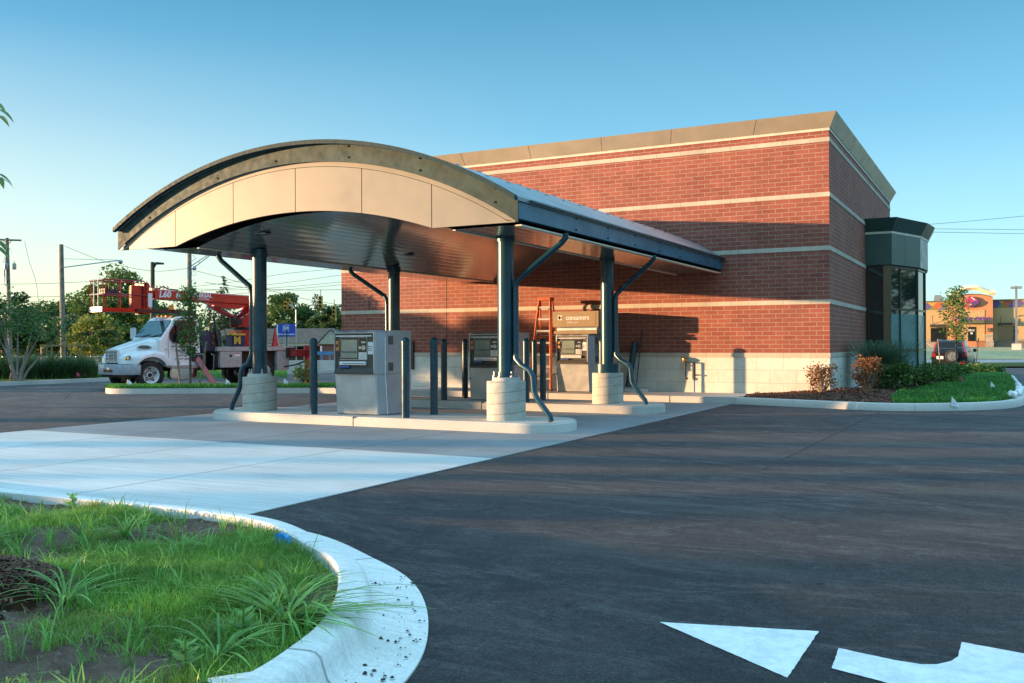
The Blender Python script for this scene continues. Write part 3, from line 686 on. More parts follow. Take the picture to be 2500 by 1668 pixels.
# polished soffit: flat strips at the sides, shallow vault between
M['soffit'] = None
def soffitmat():
    m, nt, b = newmat('polished_soffit_panels')
    tc = _n(nt, 'ShaderNodeTexCoord'); sp = _n(nt, 'ShaderNodeSeparateXYZ'); nt.links.new(tc.outputs['Object'], sp.inputs[0])
    d = _n(nt, 'ShaderNodeMath', operation='DIVIDE'); nt.links.new(sp.outputs[0], d.inputs[0]); d.inputs[1].default_value = .2
    fr = _n(nt, 'ShaderNodeMath', operation='FRACT'); nt.links.new(d.outputs[0], fr.inputs[0])
    g = ramp(nt, fr.outputs[0], ((0, (0,) * 3), (.03, (0,) * 3), (.06, (1,) * 3), (.94, (1,) * 3), (1, (0,) * 3)))
    nt.links.new(mixc(nt, g, (.035, .04, .037), (.24, .265, .245)), b.inputs['Base Color'])
    b.inputs['Metallic'].default_value = .5; b.inputs['Roughness'].default_value = .12; b.inputs['Specular IOR Level'].default_value = .6
    pil = ramp(nt, fr.outputs[0], ((0, (0,) * 3), (.12, (.8,) * 3), (.5, (1,) * 3), (.88, (.8,) * 3), (1, (0,) * 3)))
    wv = noise(nt, 1, 2, .5, mapped(nt, (3, .5, 1)))
    hh = _n(nt, 'ShaderNodeMath', operation='MULTIPLY_ADD'); nt.links.new(wv, hh.inputs[0]); hh.inputs[1].default_value = .9; nt.links.new(pil, hh.inputs[2])
    bump(nt, b, hh.outputs[0], .22, .008); return m
M['soffit'] = soffitmat()
def sofz(x):
    if x < -13.15: return 3.0 + (-13.15 - x) / .8 * .12
    if x < -12.2: return 3.0
    if x > -7.1: return 3.005
    r = (2.55 ** 2 + .42 ** 2) / (2 * .42); return 3.0 + sqrt(r * r - (x + 9.65) ** 2) - (r - .42)
xs = [-13.95, -13.15, -12.7] + lin(-12.2, -7.1, 26) + [-6.6, -6.1]
b = MB()
for xa, xb in zip(xs[:-1], xs[1:]): b.quad((xa, YF + .135, sofz(xa)), (xb, YF + .135, sofz(xb)), (xb, 22.24, sofz(xb)), (xa, 22.24, sofz(xa)))
b.build('soffit', 'soffit', can, fix=False)
b = MB()
for x in (-12.2, -7.1): b.box(x - .025, x + .025, YF + .15, 22.2, 2.985, 3.003)
b.box(-6.1, -6.0, YF + .15, 22.2, 2.99, 3.01); b.build('soffit_trim', 'trim', can)
M['lens'] = mk('frosted_lamp_lens', (.7, .7, .68), .3)
for x, y in ((-11.3, 12.35), (-11.34, 16.85), (-7.9, 13.6), (-7.9, 18.2)):
    z = sofz(x) - .004; b = MB(); b.lathe([(.115, 0), (.115, -.012), (.15, -.012), (.15, 0)], (x, y, z), 24); rl = b.build('recessed_light', 'galv', can, smooth=True)
    b = MB(); b.lathe([(0, -.004), (.114, -.004)], (x, y, z), 24); b.build('lens', 'lens', rl)
# posts with concrete piers
def pt(px, py, y): 
    r = RC @ Vector(((px - 1250) / F, (834 - py) / F, -1)); t = y / r.y; return Vector((0, 0, ZC)) + r * t
for i, (x, y, sx, collar, ey) in enumerate(((-12.0, 13.02, -1, 0, -.18), (-6.92, 13.0, 1, 0, .18), (-12.02, 17.3, -1, 0, -.5), (-6.95, 17.32, 1, 1, .02))):
    b = MB(); b.lathe([(.13, .78 if not collar else .7), (.13, 2.93), (.15, 2.93), (.15, sofz(x) - .001)], (x, y, 0), 32)
    b.build('post', 'blue', can, smooth=True)
    b = MB(); b.lathe([(0, .14), (.305, .14), (.305, .745), (.295, .757), (0, .757)], (0, 0, 0), 40)
    pier_ = b.build('pier', 'pier', can, world=False, smooth=True); pier_.location = (x + 9.9, y - 16.9, 0); pier_.rotation_euler = (0, 0, i * 1.7)
    if collar:
        b = MB(); b.lathe([(.131, .755), (.24, .755), (.24, .93), (.131, .93)], (x, y, 0), 32); b.build('collar', 'blue', can, smooth=True)
    else:
        b = MB(); b.lathe([(0, .756), (.225, .756), (.215, .81), (.131, .815)], (x, y, 0), 32); b.build('grout_pad', 'conc', can, smooth=True)
        for k in range(6):
            a = k * pi / 3 + .45; q = (x + .185 * cos(a), y + .185 * sin(a)); b = MB()
            b.lathe([(0, .81), (.027, .81), (.027, .835), (.014, .836), (.014, .9), (0, .9)], (q[0], q[1], 0), 8); b.build('anchor_bolt', 'galv', can)
    # downspout
    b = MB(); s = sx; h = .165
    ex = {1: .95, -1: -.82}[s]; j = 1 if s > 0 else .57
    b.tube([(x + ex, y + ey, 3.03), (x + ex, y + ey, 2.96), (x + ex * .93, y + ey * .9, 2.88), (x + s * .3, y + .06, 2.42), (x + s * .19, y, 2.3), (x + s * .18, y - .01, 2.2), (x + s * .18, y - .01, 1.2), (x + s * .19, y - .03, 1.1),
            (x + s * (.1 + .2 * j), y - .06, 1.0), (x + s * (.1 + .36 * j), y - .1, .93), (x + s * (.1 + .42 * j), y - .11, .84), (x + s * (.1 + .445 * j), y - .12, .6), (x + s * (.1 + .5 * j), y - .13, .5), (x + s * (.1 + .73 * j), y - .16, .24), (x + s * (.1 + .75 * j), y - .16, .16)], .045, 14)
    ds = b.build('downspout', 'blue', can, smooth=True)
    for z in (2.02, 1.26):
        b = MB(); b.lathe([(.045, -.012), (.049, -.012), (.049, .012), (.045, .012)], (x + s * .18, y - .01, z), 14); b.build('pipe_seam', 'blue', ds, smooth=True)
# ================================================================== islands, bollards
def island(y0, y1, xa, xb, label, zt=.15):
    r = (y1 - y0) / 2; yc = (y0 + y1) / 2; rr = .62; n = 14
    pts = [(xb - rr + rr * sin(a), yc - r * cos(a)) for a in lin(0, pi, n)] + [(xa + rr - rr * sin(a), yc + r * cos(a)) for a in lin(0, pi, n)]
    bm = bmesh.new(); vs = [bm.verts.new((x, y, -.08)) for x, y in pts]; f = bm.faces.new(vs)
    ret = bmesh.ops.extrude_face_region(bm, geom=[f]); vv = [g for g in ret['geom'] if isinstance(g, bmesh.types.BMVert)]
    for v in vv: v.co.z = zt
    top = [e for e in bm.edges if all(v.co.z > .1 for v in e.verts) and len(e.link_faces) == 2 and any(abs(f.normal.z) < .5 for f in e.link_faces)]
    bmesh.ops.recalc_face_normals(bm, faces=bm.faces)
    bmesh.ops.bevel(bm, geom=[e for e in bm.edges if all(v.co.z > .1 for v in e.verts)], offset=.025, segments=3, affect='EDGES')
    o = MB().bm(bm).build('concrete_island', 'conc', smooth=True); tag(o, label, 'island', 'raised islands under the canopy')
    b = MB(); b.box(-9.47, -9.455, y0 - .002, y1 + .002, -.05, zt + .0015); b.build('island_joint', 'joint', o)
    return o
island(12.44, 13.86, -12.95, -5.86, 'long low concrete island carrying the nearest cash machine and two posts')
island(16.7, 18.12, -12.95, -5.84, 'long low concrete island carrying the middle cash machine, farther from the camera')
b = MB(); b.lathe([(.066, .0), (.066, 1.22), (.07, 1.222), (.07, 1.235), (.06, 1.27), (.035, 1.293), (0, 1.3)], (0, 0, 0), 20)
bol0 = b.build('bollard', 'blue', smooth=True)
BL = [(-10.47, 12.67, 'dark blue bollard just left of the nearest cash machine'), (-8.58, 12.66, 'dark blue bollard at the front right corner of the nearest cash machine'),
      (-8.53, 13.44, 'dark blue bollard standing alone just right of the nearest cash machine, toward its rear'),
      (-10.52, 16.97, 'dark blue bollard standing left of the middle cash machine, left of the pair there'), (-10.46, 17.74, 'slim sunlit bollard close against the left side of the middle cash machine'),
      (-8.57, 16.96, 'dark blue bollard right of the middle cash machine, partly behind the front post'), (-8.57, 17.74, 'dark blue bollard in front of the red step ladder'),
      (-10.38, 21.0, 'bollard directly left of the red step ladder foot, by the wall'), (-8.52, 20.86, 'bollard between the wall cash machine and the rear right post')]
for i, (x, y, l) in enumerate(BL):
    o = bol0 if i == 0 else bol0.copy()
    if i: COL.objects.link(o)
    o.location = (x, y, .149 if y < 20 else .139); tag(o, l, 'bollard', 'bollards beside the cash machines')
def loft(b, polys, cap=True):
    n = len(polys[0]); vs = [p for q in polys for p in q]; fs = []
    for i in range(len(polys) - 1):
        for j in range(n): fs.append((i * n + j, i * n + (j + 1) % n, (i + 1) * n + (j + 1) % n, (i + 1) * n + j))
    if cap: fs += [tuple(range(n - 1, -1, -1)), tuple((len(polys) - 1) * n + j for j in range(n))]
    return b.add(vs, fs)
def L(b, name, mat, parent, smooth=False): return b.build(name, mat, parent, world=False, smooth=smooth)
def bx(name, mat, parent, *a, b=0): return L(MB().box(*a, b), name, mat, parent)
# ================================================================== cash machines
M['silver'] = mk('brushed_silver_paint', (.5, .5, .49), .38, .35, .1, 2.2, .05, 20)
M['silverd'] = mk('grey_blue_cabinet', (.36, .39, .44), .4, .3, .06, 2)
M['bezel'] = mk('dark_grey_bezel', (.055, .05, .043), .5, 0, .1, 8)
M['screen'] = mk('dim_grey_screen', (.2, .24, .22), .12, 0, .12, 3, coat=.6)
M['orange'] = mk('orange_plastic', (.5, .2, .06), .4, 0, .1)
M['sticker'] = mk('white_sticker', (.7, .7, .72), .5, 0, .03)
M['inkgrey'] = mk('grey_ink', (.09, .1, .1), .6)
M['inkblue'] = mk('blue_strip', (.03, .09, .35), .4)
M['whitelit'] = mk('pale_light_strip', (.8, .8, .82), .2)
M['tansign'] = mk('tan_sign_panel', (.3, .215, .125), .45, 0, .05)
def atm():
    t = thing('cash_machine', 'silver cash machine on the nearest island, its screen and bezel toward the camera', 'cash machine', group='drive-up cash machines')
    def sec(f, z): return [(-.44, f, z), (.40, f, z), (.5, f + .13, z), (.5, .9, z), (-.5, .9, z), (-.5, f + .06, z)]
    b = MB(); loft(b, [sec(.065, .012), sec(.005, .685)]); loft(b, [sec(.0, .69), sec(0, 1.385), sec(.03, 1.42)]); L(b, 'cabinet', 'silverd', t)
    b = MB(); f = lambda z: .065 * (1 - z / .69) - .008
    b.add([(-.43, f(.02), .02), (.395, f(.02), .02), (.395, f(.68), .68), (-.43, f(.68), .68), (-.43, f(.02) + .02, .02), (.395, f(.02) + .02, .02), (.395, f(.68) + .02, .68), (-.43, f(.68) + .02, .68)], [(0, 1, 2, 3), (0, 4, 5, 1), (1, 5, 6, 2), (2, 6, 7, 3), (3, 7, 4, 0)])
    d = L(b, 'lower_door', 'silver', t); b = MB(); b.lathe([(0, -.02), (.018, -.02), (.018, 0), (0, 0)], (-.46, f(.4) + .03, .45), 12, 'Y'); L(b, 'door_lock', 'joint', t)
    # bezel: frame round a recess
    b = MB()
    for a in ((-.44, -.425, .69, 1.385), (.375, .4, .69, 1.385), (-.425, .375, 1.372, 1.385)): b.box(a[0], a[1], -.035, .001, a[2], a[3], .004)
    L(b, 'bezel_frame', 'silver', t)
    b = MB(); b.box(-.425, .375, -.004, .001, .69, 1.372); b.add([(-.425, -.006, .8), (.375, -.006, .8), (.375, -.05, .72), (-.425, -.05, .72), (-.425, -.05, .69), (.375, -.05, .69), (.375, -.004, .69), (-.425, -.004, .69)], [(0, 1, 2, 3), (3, 2, 5, 4), (4, 5, 6, 7), (0, 3, 4, 7), (1, 6, 5, 2)])
    bz = L(b, 'bezel', 'bezel', t)
    bx('light_bar', 'whitelit', bz, -.41, .34, -.03, -.005, 1.318, 1.335)
    b = MB(); b.box(-.325, .235, -.014, -.005, .925, 1.31, .004); L(b, 'screen_surround', 'silver', bz)
    bx('screen_border', 'blackp', bz, -.315, .058, -.018, -.0142, .935, 1.302)
    sc = bx('screen', 'screen', t, -.295, .04, -.021, -.0182, .955, 1.265)
    text('screen_text', 'consumers', .072, 'inkgrey', sc, face((-.105, -.0225, 1.06), FRONT), .0015, .0005, world=False)
    b = MB(); b.box(-.285, -.262, -.0225, -.0212, 1.045, 1.08); L(b, 'screen_logo', 'inkgrey', sc)
    bx('control_panel', 'blackp', bz, .066, .226, -.018, -.0142, 1.055, 1.302)
    b = MB(); b.lathe([(.018, -.004), (.026, -.004), (.026, 0), (.018, 0)], (.098, -.0185, 1.13), 16, 'Y'); b.lathe([(.03, -.004), (.042, -.004), (.042, 0), (.03, 0)], (.17, -.0185, 1.13), 18, 'Y'); b.box(.12, .215, -.03, -.019, 1.205, 1.235, .008); L(b, 'card_slot', 'galv', bz)
    kp = bx('keypad', 'sticker', bz, .08, .205, -.02, -.0142, .945, 1.042); b = MB()
    for r in range(4):
        for c in range(4): b.box(.09 + c * .028, .108 + c * .028, -.0225, -.0202, .952 + r * .022, .966 + r * .022)
    L(b, 'keys', 'galv', kp)
    st = bx('instruction_sticker', 'sticker', bz, .245, .352, -.0065, -.0042, 1.02, 1.225); b = MB()
    for r in range(3):
        for c in range(3): b.box(.256 + c * .03, .277 + c * .03, -.0075, -.0066, 1.075 + r * .033, 1.09 + r * .033 + .008 * (c == 0))
    L(b, 'sticker_print', 'inkgrey', st)
    bx('card_reader', 'orange', bz, -.413, -.335, -.03, -.005, 1.075, 1.248, b=.008); bx('reader_mouth', 'blackp', bz, -.4, -.352, -.034, -.0302, 1.14, 1.19); bx('receipt_slot', 'blackp', bz, -.408, -.345, -.016, -.005, .99, 1.06)
    b = MB(); b.box(-.318, .225, -.05, -.005, .84, .9, .006); L(b, 'cash_slot', 'sticker', bz); bx('slot_gap', 'joint', bz, -.25, .2, -.053, -.0502, .858, .868); bx('deposit_strip', 'inkblue', bz, -.32, -.11, -.05, -.005, .795, .825, b=.006)
    b = MB(); b.add([(-.33, .002, 1.388), (-.116, .002, 1.388), (-.116, .024, 1.416), (-.33, .024, 1.416)], [(0, 1, 2, 3)]); b.add([(-.01, .002, 1.388), (.21, .002, 1.388), (.21, .024, 1.416), (-.01, .024, 1.416)], [(0, 1, 2, 3)])
    o = L(b, 'top_plate', 'galv', t); 
    for v in o.data.vertices: v.co.y -= .003
    for z0, z1 in ((1.18, 1.33), (.74, .88)): bx('side_vent', 'inkgrey', t, .5005, .504, .22, .36, z0, z1)
    b = MB(); b.tube([(.402, .002, 1.38), (.402, .002, .69), (.402, .063, .015)], .004, 6); L(b, 'edge_highlight', 'whitelit', t)  # white lines down the chamfer edges paint in their highlight
    b = MB(); b.tube([(.502, .132, 1.3), (.502, .132, .69), (.502, .197, .015)], .007, 6); L(b, 'edge_highlight', 'whitelit', t)
    return t
a1 = atm(); a1.location = (-9.66, 12.79, .15)
a2 = copy_tree(a1); a2.location = (-9.56, 17.17, .15); a2['label'] = 'silver cash machine on the second island, partly hidden by the front right post'
a3 = copy_tree(a1); a3.location = (-9.42, 21.22, .14); a3['label'] = 'cash machine against the brick wall under a tan lettered topper sign'
bx('topper_sign', 'tansign', a3, -.56, .68, 0.0, .9, 1.6, 1.985, b=.012)
tp = [o for o in a3.children if o.name.startswith('topper_sign')][0]
b = MB(); b.box(-.5, .6, -.004, -.0005, 1.64, 1.95); L(b, 'sign_face', 'tansign', tp)
text('sign_text', 'consumers', .165, 'whitelit', tp, face((.115, -.006, 1.825), FRONT), .003, .001, sx=.86, world=False)
text('sign_text', 'credit union', .065, 'whitelit', tp, face((.0, -.006, 1.715), FRONT), .0006, .001, world=False)
b = MB(); b.box(-.415, -.3, -.007, -.0045, 1.775, 1.89, .0); L(b, 'sign_logo', 'whitelit', tp)
b = MB(); b.xz([(-.355 + .042 * cos(q), 1.832 + .052 * sin(q)) for q in lin(pi * .5, pi * 1.5, 10)] + [(-.375 + .03 * cos(q), 1.832 + .04 * sin(q)) for q in lin(pi * 1.5, pi * .5, 10)], -.0085, -.0072); b.box(-.35, -.31, -.0085, -.0072, 1.8, 1.862)
L(b, 'logo_crescent', 'tansign', tp)
bx('topper_post', 'silverd', a3, -.48, .6, .1, .88, 1.425, 1.6); bx('topper_light', 'whitelit', a3, -.46, .62, .012, .09, 1.515, 1.565, b=.01); bx('topper_ledge', 'tansign', a3, -.53, .64, -.0, .098, 1.43, 1.505, b=.008)
# ================================================================== step ladder, brooms, spare pipe
M['ladred'] = mk('red_orange_fibreglass', (.5, .1, .03), .5, 0, .15, 5); M['alum'] = mk('dull_aluminium', (.4, .41, .41), .45, .15, .1); M['carglass'] = mk('tinted_car_glass', (.008, .012, .018), .12, 0, .1, spec=.3)
ld = thing('step_ladder', 'red fibreglass step ladder with aluminium steps open beside the wall cash machine', 'ladder', (-10.4, 21.5, .14))
tx = lambda s, z: s * (.32 - .17 * z / 2.36)
for s in (-1, 1):
    b = MB(); b.tube([(tx(s, 0), -.18, 0), (tx(s, 2.3), .16, 2.3)], .04, 4); r_ = L(b, 'front_rail', 'ladred', ld); b = MB(); b.box(tx(s, 0) - .035, tx(s, 0) + .035, -.22, -.14, 0, .05); L(b, 'foot', 'black', r_)
    b = MB(); b.tube([(tx(s, 0) * 1.05, .62, 0), (tx(s, 2.3) * 1.1, .24, 2.3)], .024, 4); L(b, 'rear_rail', 'ladred', ld)
for i in range(7):
    z = .3 + i * .3; y = -.18 + .34 * z / 2.3; b = MB(); b.box(tx(-1, z), tx(1, z), y - .02, y + .07, z - .012, z + .035); b.tube([(tx(-1, z) * .98, y, z), (tx(-1, z) * .6, y, z - .0)], .006, 4); s_ = L(b, 'step', 'alum', ld)
    for s in (-1, 1): b = MB(); b.tube([(tx(s, z), y - .025, z - .13), (tx(s, z) * .72, y - .025, z - .012)], .01, 4); L(b, 'step_brace', 'galv', s_)
for i in range(4):
    z = .4 + i * .5; b = MB(); y = .62 - .38 * z / 2.3; b.tube([(tx(-1, z) * 1.05, y, z), (tx(1, z) * 1.05, y, z)], .013, 6); L(b, 'rear_bar', 'alum', ld)
b = MB(); b.box(-.19, .19, .08, .33, 2.29, 2.37, .01); L(b, 'top_cap', 'ladred', ld)
for i, (x0, x1, l) in enumerate(((-8.06, -8.0, 'push broom with a wide white head leaning on the wall near the rear right post'), (-8.62, -8.58, 'broom with a small dark head leaning on the wall beside the rear right post'))):
    br = thing('push_broom', l, 'broom', (x0, 21.95, .14)); b = MB(); b.tube([(0, .0, .08), (x1 - x0, .28, 1.55 - .25 * i)], .013, 8); L(b, 'handle', 'blackp' if i == 0 else 'wood', br)
    w_ = .3 if i == 0 else .1; b = MB(); b.box(-w_, w_, -.045, .045, .07, .115, .008); hd = L(b, 'head', 'alum' if i == 0 else 'blackp', br); b = MB(); b.box(-w_ + .01, w_ - .01, -.035, .035, 0, .072); L(b, 'bristles', 'sticker' if i == 0 else 'joint', hd)
b = MB(); b.tube([(0, 0, 0), (.13, .17, 1.22)], .075, 16); o = b.build('loose_post_sleeve', 'blue', smooth=True); o.location = (-8.3, 22.0, .14); tag(o, 'dark blue plastic sleeve leaning against the wall behind the bent downspout', 'sleeve')
# ================================================================== the crane truck
M['redg'] = mk('red_gloss_boom', (.36, .016, .018), .28, 0, .12, 2, coat=.5)
M['amber'] = mk('amber_lens', (.8, .2, .02), .25); M['navy'] = mk('navy_case', (.015, .03, .09), .35); M['yellow'] = mk('yellow_paint', (.6, .42, .05), .45)
M['wind'] = mk('windscreen_glass', (.05, .1, .11), .05, 0, .1, 2, spec=1); M['seat'] = mk('grey_seat_cloth', (.06, .08, .1), .8)
M['basket'] = mk('worn_red_rail', (.3, .03, .02), .2, .55, .15, 6)
HD = atan2(-.969, -.2475); tp_ = camp(-13.3, 33.3, 0)
trk = thing('crane_truck', 'white lift truck with a red telescopic boom and work basket, standing beyond the planted island', 'truck', (tp_.x, tp_.y, gz(tp_.x, tp_.y)), HD)
def wheel(x, y, side, dual=False):
    b = MB(); w_ = .14; b.lathe([(.3, -w_), (.44, -w_), (.485, -w_ * .8), (.5, -w_ * .5), (.5, w_ * .5), (.485, w_ * .8), (.44, w_), (.3, w_)], (x, y, .5), 36, 'Y', False); t = L(b, 'tyre', 'black', trk, True)
    b = MB(); s = side; b.lathe([(0, s * .02), (.11, s * .02), (.13, -s * .01), (.2, -s * .03), (.25, s * .05), (.285, s * .12), (.3, s * .13), (.3, -s * .1)], (x, y, .5), 32, 'Y', False); r = L(b, 'rim', 'white', t, True)
    b = MB(); b.lathe([(0, s * .09), (.06, s * .085), (.075, s * .0), (.075, -s * .02)], (x, y, .5), 16, 'Y'); L(b, 'hub', 'black', r)
    b = MB()
    for k in range(10): a = k * pi / 5; b.lathe([(0, s * .045), (.02, s * .045), (.02, -s * .03), (0, -s * .03)], (x + .145 * cos(a), y, .5 + .145 * sin(a)), 8, 'Y')
    for k in range(5): a = k * pi * .4 + .3; b.lathe([(0, s * .03), (.035, s * .028), (.035, -s * .06), (0, -s * .06)], (x + .225 * cos(a), y + s * .012, .5 + .225 * sin(a)), 8, 'Y')
    L(b, 'wheel_nut', 'black', r)
for s in (1, -1): wheel(0, s * .98, s); wheel(-4.5, s * .98, s); wheel(-4.5, s * .66, s)
# cab
prof = [(-.3, 1.0), (-.32, 1.72), (-.42, 1.8), (-.92, 2.43), (-1.08, 2.55), (-1.75, 2.58), (-1.9, 2.5), (-1.92, .75), (-.62, .75)]
hw = lambda z: 1.07 - .13 * max(0, (z - 1.5))
bm = bmesh.new(); vl = [bm.verts.new((x, -hw(z), z)) for x, z in prof]; vr = [bm.verts.new((x, hw(z), z)) for x, z in prof]; n = len(prof)
bm.faces.new(vl); bm.faces.new(vr[::-1])
for i in range(n): bm.faces.new((vl[(i + 1) % n], vl[i], vr[i], vr[(i + 1) % n]))
bmesh.ops.recalc_face_normals(bm, faces=bm.faces); bmesh.ops.bevel(bm, geom=bm.edges[:], offset=.045, segments=3, affect='EDGES')
cab = L(MB().bm(bm), 'cab', 'white', trk, True)
def slant(t, y, o=0): # point on the windscreen plane
    x = -.415 - .505 * t; z = 1.8 + .63 * t; n = Vector((.63, 0, .505)).normalized() * o; return (x + n.x, y, z + n.z)
b = MB(); wsp = [(.02, -.93), (.02, .93), (.12, .96), (.9, .86), (.97, .8), (.97, -.8), (.9, -.86), (.12, -.96)]
b.prism([(t, y) for t, y in wsp], lambda t, y: slant(t, y, .004), lambda t, y: slant(t, y, .012)); L(b, 'windscreen_seal', 'blackp', trk)
b = MB(); b.prism([(.05 + t * .9, y * .955) for t, y in wsp], lambda t, y: slant(t, y, .0125), lambda t, y: slant(t, y, .016)); wsd = L(b, 'windscreen', 'wind', trk)
for y in (-.5, .3):
    b = MB(); b.tube([slant(.0, y, .04), slant(.06, y + .15, .03), slant(.16, y + .62, .025)], .012, 6); L(b, 'wiper', 'blackp', wsd)
def side(pts, o=.0): return lambda x, z: (x, (hw(z) + o), z)
b = MB(); dw = [(-.72, 1.72), (-.7, 1.95), (-.98, 2.38), (-1.02, 2.42), (-1.72, 2.42), (-1.74, 1.62), (-.86, 1.6)]
b.prism(dw, side(0, .003), side(0, .008)); L(b, 'side_window_seal', 'blackp', trk)
b = MB(); c_ = (-1.25, 2.0); b.prism([(c_[0] + (x - c_[0]) * .92, c_[1] + (z - c_[1]) * .9) for x, z in dw], side(0, .0085), side(0, .011)); sw = L(b, 'side_window', 'carglass', trk); b = MB(); b.box(-1.0, -.97, .98, 1.075, 1.66, 2.36); L(b, 'window_bar', 'blackp', sw)
dr = [(-.66, .8), (-.66, 1.75), (-.9, 2.46), (-1.78, 2.49), (-1.82, .82), (-1.0, .8)]
b = MB()
for i in range(len(dr)): b.tube([(dr[i][0], hw(dr[i][1]) + .001, dr[i][1]), (dr[(i + 1) % 6][0], hw(dr[(i + 1) % 6][1]) + .001, dr[(i + 1) % 6][1])], .006, 4)
door = L(b, 'door', 'inkgrey', trk)
b = MB(); b.lathe([(0, 1.0785), (.09, 1.0785), (.09, 1.072), (0, 1.072)], (0, 0, 0), 16, 'Y'); o = L(b, 'door_handle', 'blackp', door); o.data.transform(Matrix.Translation((-1.62, 0, 1.33)) @ Matrix.Diagonal((.8, 1, 1.6, 1)))
b = MB(); b.tube([(-.78, 1.07, 1.5), (-.95, 1.3, 1.47), (-1.08, 1.32, 1.6)], .022, 6); mr = L(b, 'mirror_arm', 'blackp', trk); b = MB(); b.box(-1.16, -1.02, 1.18, 1.4, 1.6, 2.02, .03); L(b, 'mirror', 'blackp', mr)
b = MB(); b.tube([(-.6, -1.05, 2.3), (-.5, -1.32, 2.28), (-.5, -1.32, 1.5), (-.6, -1.05, 1.5)], .018, 6); mr = L(b, 'mirror_arm', 'blackp', trk); b = MB(); b.box(-.62, -.48, -1.44, -1.2, 1.75, 2.18, .03); L(b, 'mirror', 'white', mr)
LFT = (-1, 0, 0)
text('door_text', 'UNIVERSAL', .135, 'inkgrey', door, face((-1.25, 1.0755, 1.33), LFT), .003, .001, world=False)
text('door_text', 'SIGN SYSTEMS', .055, 'inkgrey', door, face((-1.25, 1.0755, 1.24), LFT), 0, .001, world=False); text('door_text', 'Grand Rapids, MI', .07, 'inkgrey', door, face((-1.25, 1.0755, 1.165), LFT), .001, .001, world=False)
text('door_text', 'USDOT 305309', .1, 'inkgrey', door, face((-1.22, 1.0755, 1.04), LFT), .001, .001, world=False); text('door_text', '10', .1, 'inkgrey', cab, face((-.55, 1.075, 1.38), LFT), 0, .001, world=False)
b = MB(); b.lathe([(.055, 1.0785), (.075, 1.0785), (.075, 1.074), (.055, 1.074)], (-1.22, 0, 1.49), 18, 'Y'); b.box(-1.28, -1.16, 1.0745, 1.0785, 1.483, 1.497); b.box(-1.227, -1.213, 1.0745, 1.0785, 1.43, 1.55); L(b, 'door_emblem', 'inkgrey', door)
b = MB(); b.lathe([(0, 1.0785), (.06, 1.0785), (.06, 1.074), (0, 1.074)], (-1.03, 0, .9), 18, 'Y'); L(b, 'door_seal', 'galv', door)
# hood, fenders, bumper, grille
def hs(x, w_, t, lo): return [(x, y * w_, z) for y, z in ((-1, lo), (-1, t - .24), (-.93, t - .12), (-.72, t - .035), (-.3, t), (.3, t), (.72, t - .035), (.93, t - .12), (1, t - .24), (1, lo))]
b = MB(); loft(b, [hs(.86, .5, 1.36, .93), hs(.82, .56, 1.42, .93), hs(.6, .64, 1.5, .93), hs(.1, .82, 1.65, .93), hs(-.34, .98, 1.78, .93)]); hood = L(b, 'hood', 'white', trk, True)
b = MB(); b.prism([(-.12, 1.46), (.02, 1.53), (.2, 1.53), (.36, 1.46), (.2, 1.42), (0, 1.41)], lambda x, z: (x, .86 - x * .32 - (z - 1.4) * .1 + .0, z), lambda x, z: (x, .9 - x * .32 - (z - 1.4) * .1, z)); L(b, 'hood_vent', 'inkgrey', hood)
def fp(xf, top, y, s, ar): 
    arcp = [(ar * cos(a), .5 + ar * sin(a)) for a in lin(radians(28), radians(150), 9)]
    p = [(xf, .9), (xf, 1.08), (xf - .1, top - .12), (xf - .35, top - .03), (-.1, top + .02), (-.5, top - .05), (-.68, top - .25), (-.7, .85)] + [(max(-.66, x), z) for x, z in arcp[::-1]]
    return [(x, s * y, z) for x, z in p]
for s in (1, -1):
    b = MB(); loft(b, [fp(.88, 1.3, .5, s, .6), fp(.86, 1.36, .78, s, .6), fp(.74, 1.34, 1.02, s, .6), fp(.5, 1.25, 1.17, s, .61), fp(.46, 1.2, 1.185, s, .63)]); fd = L(b, 'fender', 'white', trk, True)
    hl = [(.07, .0), (.3, .02), (.42, .1), (.36, .16), (.12, .12), (0, .05)]
    q = lambda u, v, o: (.845 - .02 - u * .42 * .62 + o * .7, s * (.72 + u * .95 + o * .72), 1.02 + v)
    b = MB(); b.prism(hl, lambda u, v: q(u, v, .0), lambda u, v: q(u, v, .035)); h_ = L(b, 'headlight', 'glass', trk); b = MB()
    for u in (.14, .27): b.prism([(u + .05 * cos(a), .075 + .045 * sin(a)) for a in lin(0, 2 * pi, 10)[:-1]], lambda u, v: q(u, v, .036), lambda u, v: q(u, v, .04))
    L(b, 'reflector', 'chrome', h_)
    b = MB(); b.lathe([(.6, -.02), (.62, -.02), (.62, .02), (.6, .02)], (0, s * 1.19, .5), 40, 'Y', False); o = L(b, 'wheel_arch', 'black', trk)
    bmx = bmesh.new(); bmx.from_mesh(o.data); bmesh.ops.delete(bmx, geom=[v for v in bmx.verts if v.co.z < .8], context='VERTS'); bmx.to_mesh(o.data); bmx.free()
b = MB(); bpl = [(1.0, -.7), (1.0, .7), (.9, .98), (.52, 1.2), (.42, 1.2), (.42, 1.05), (.8, .8), (.8, -.8), (.42, -1.05), (.42, -1.2), (.52, -1.2), (.9, -.98)]; loft(b, [[(x * .985, y * .985, .52) for x, y in bpl], [(x, y, .58) for x, y in bpl], [(x, y, .84) for x, y in bpl], [(x * .985, y * .985, .88) for x, y in bpl]])
M['bump'] = mk('grey_bumper_plastic', (.34, .37, .42), .35); bmp = L(b, 'bumper', 'bump', trk, True); bx('bumper_slot', 'blackp', bmp, .96, 1.006, -.36, .36, .58, .72, b=.03); bx('number_plate', 'sticker', bmp, 1.0, 1.012, -.6, -.28, .74, .85)
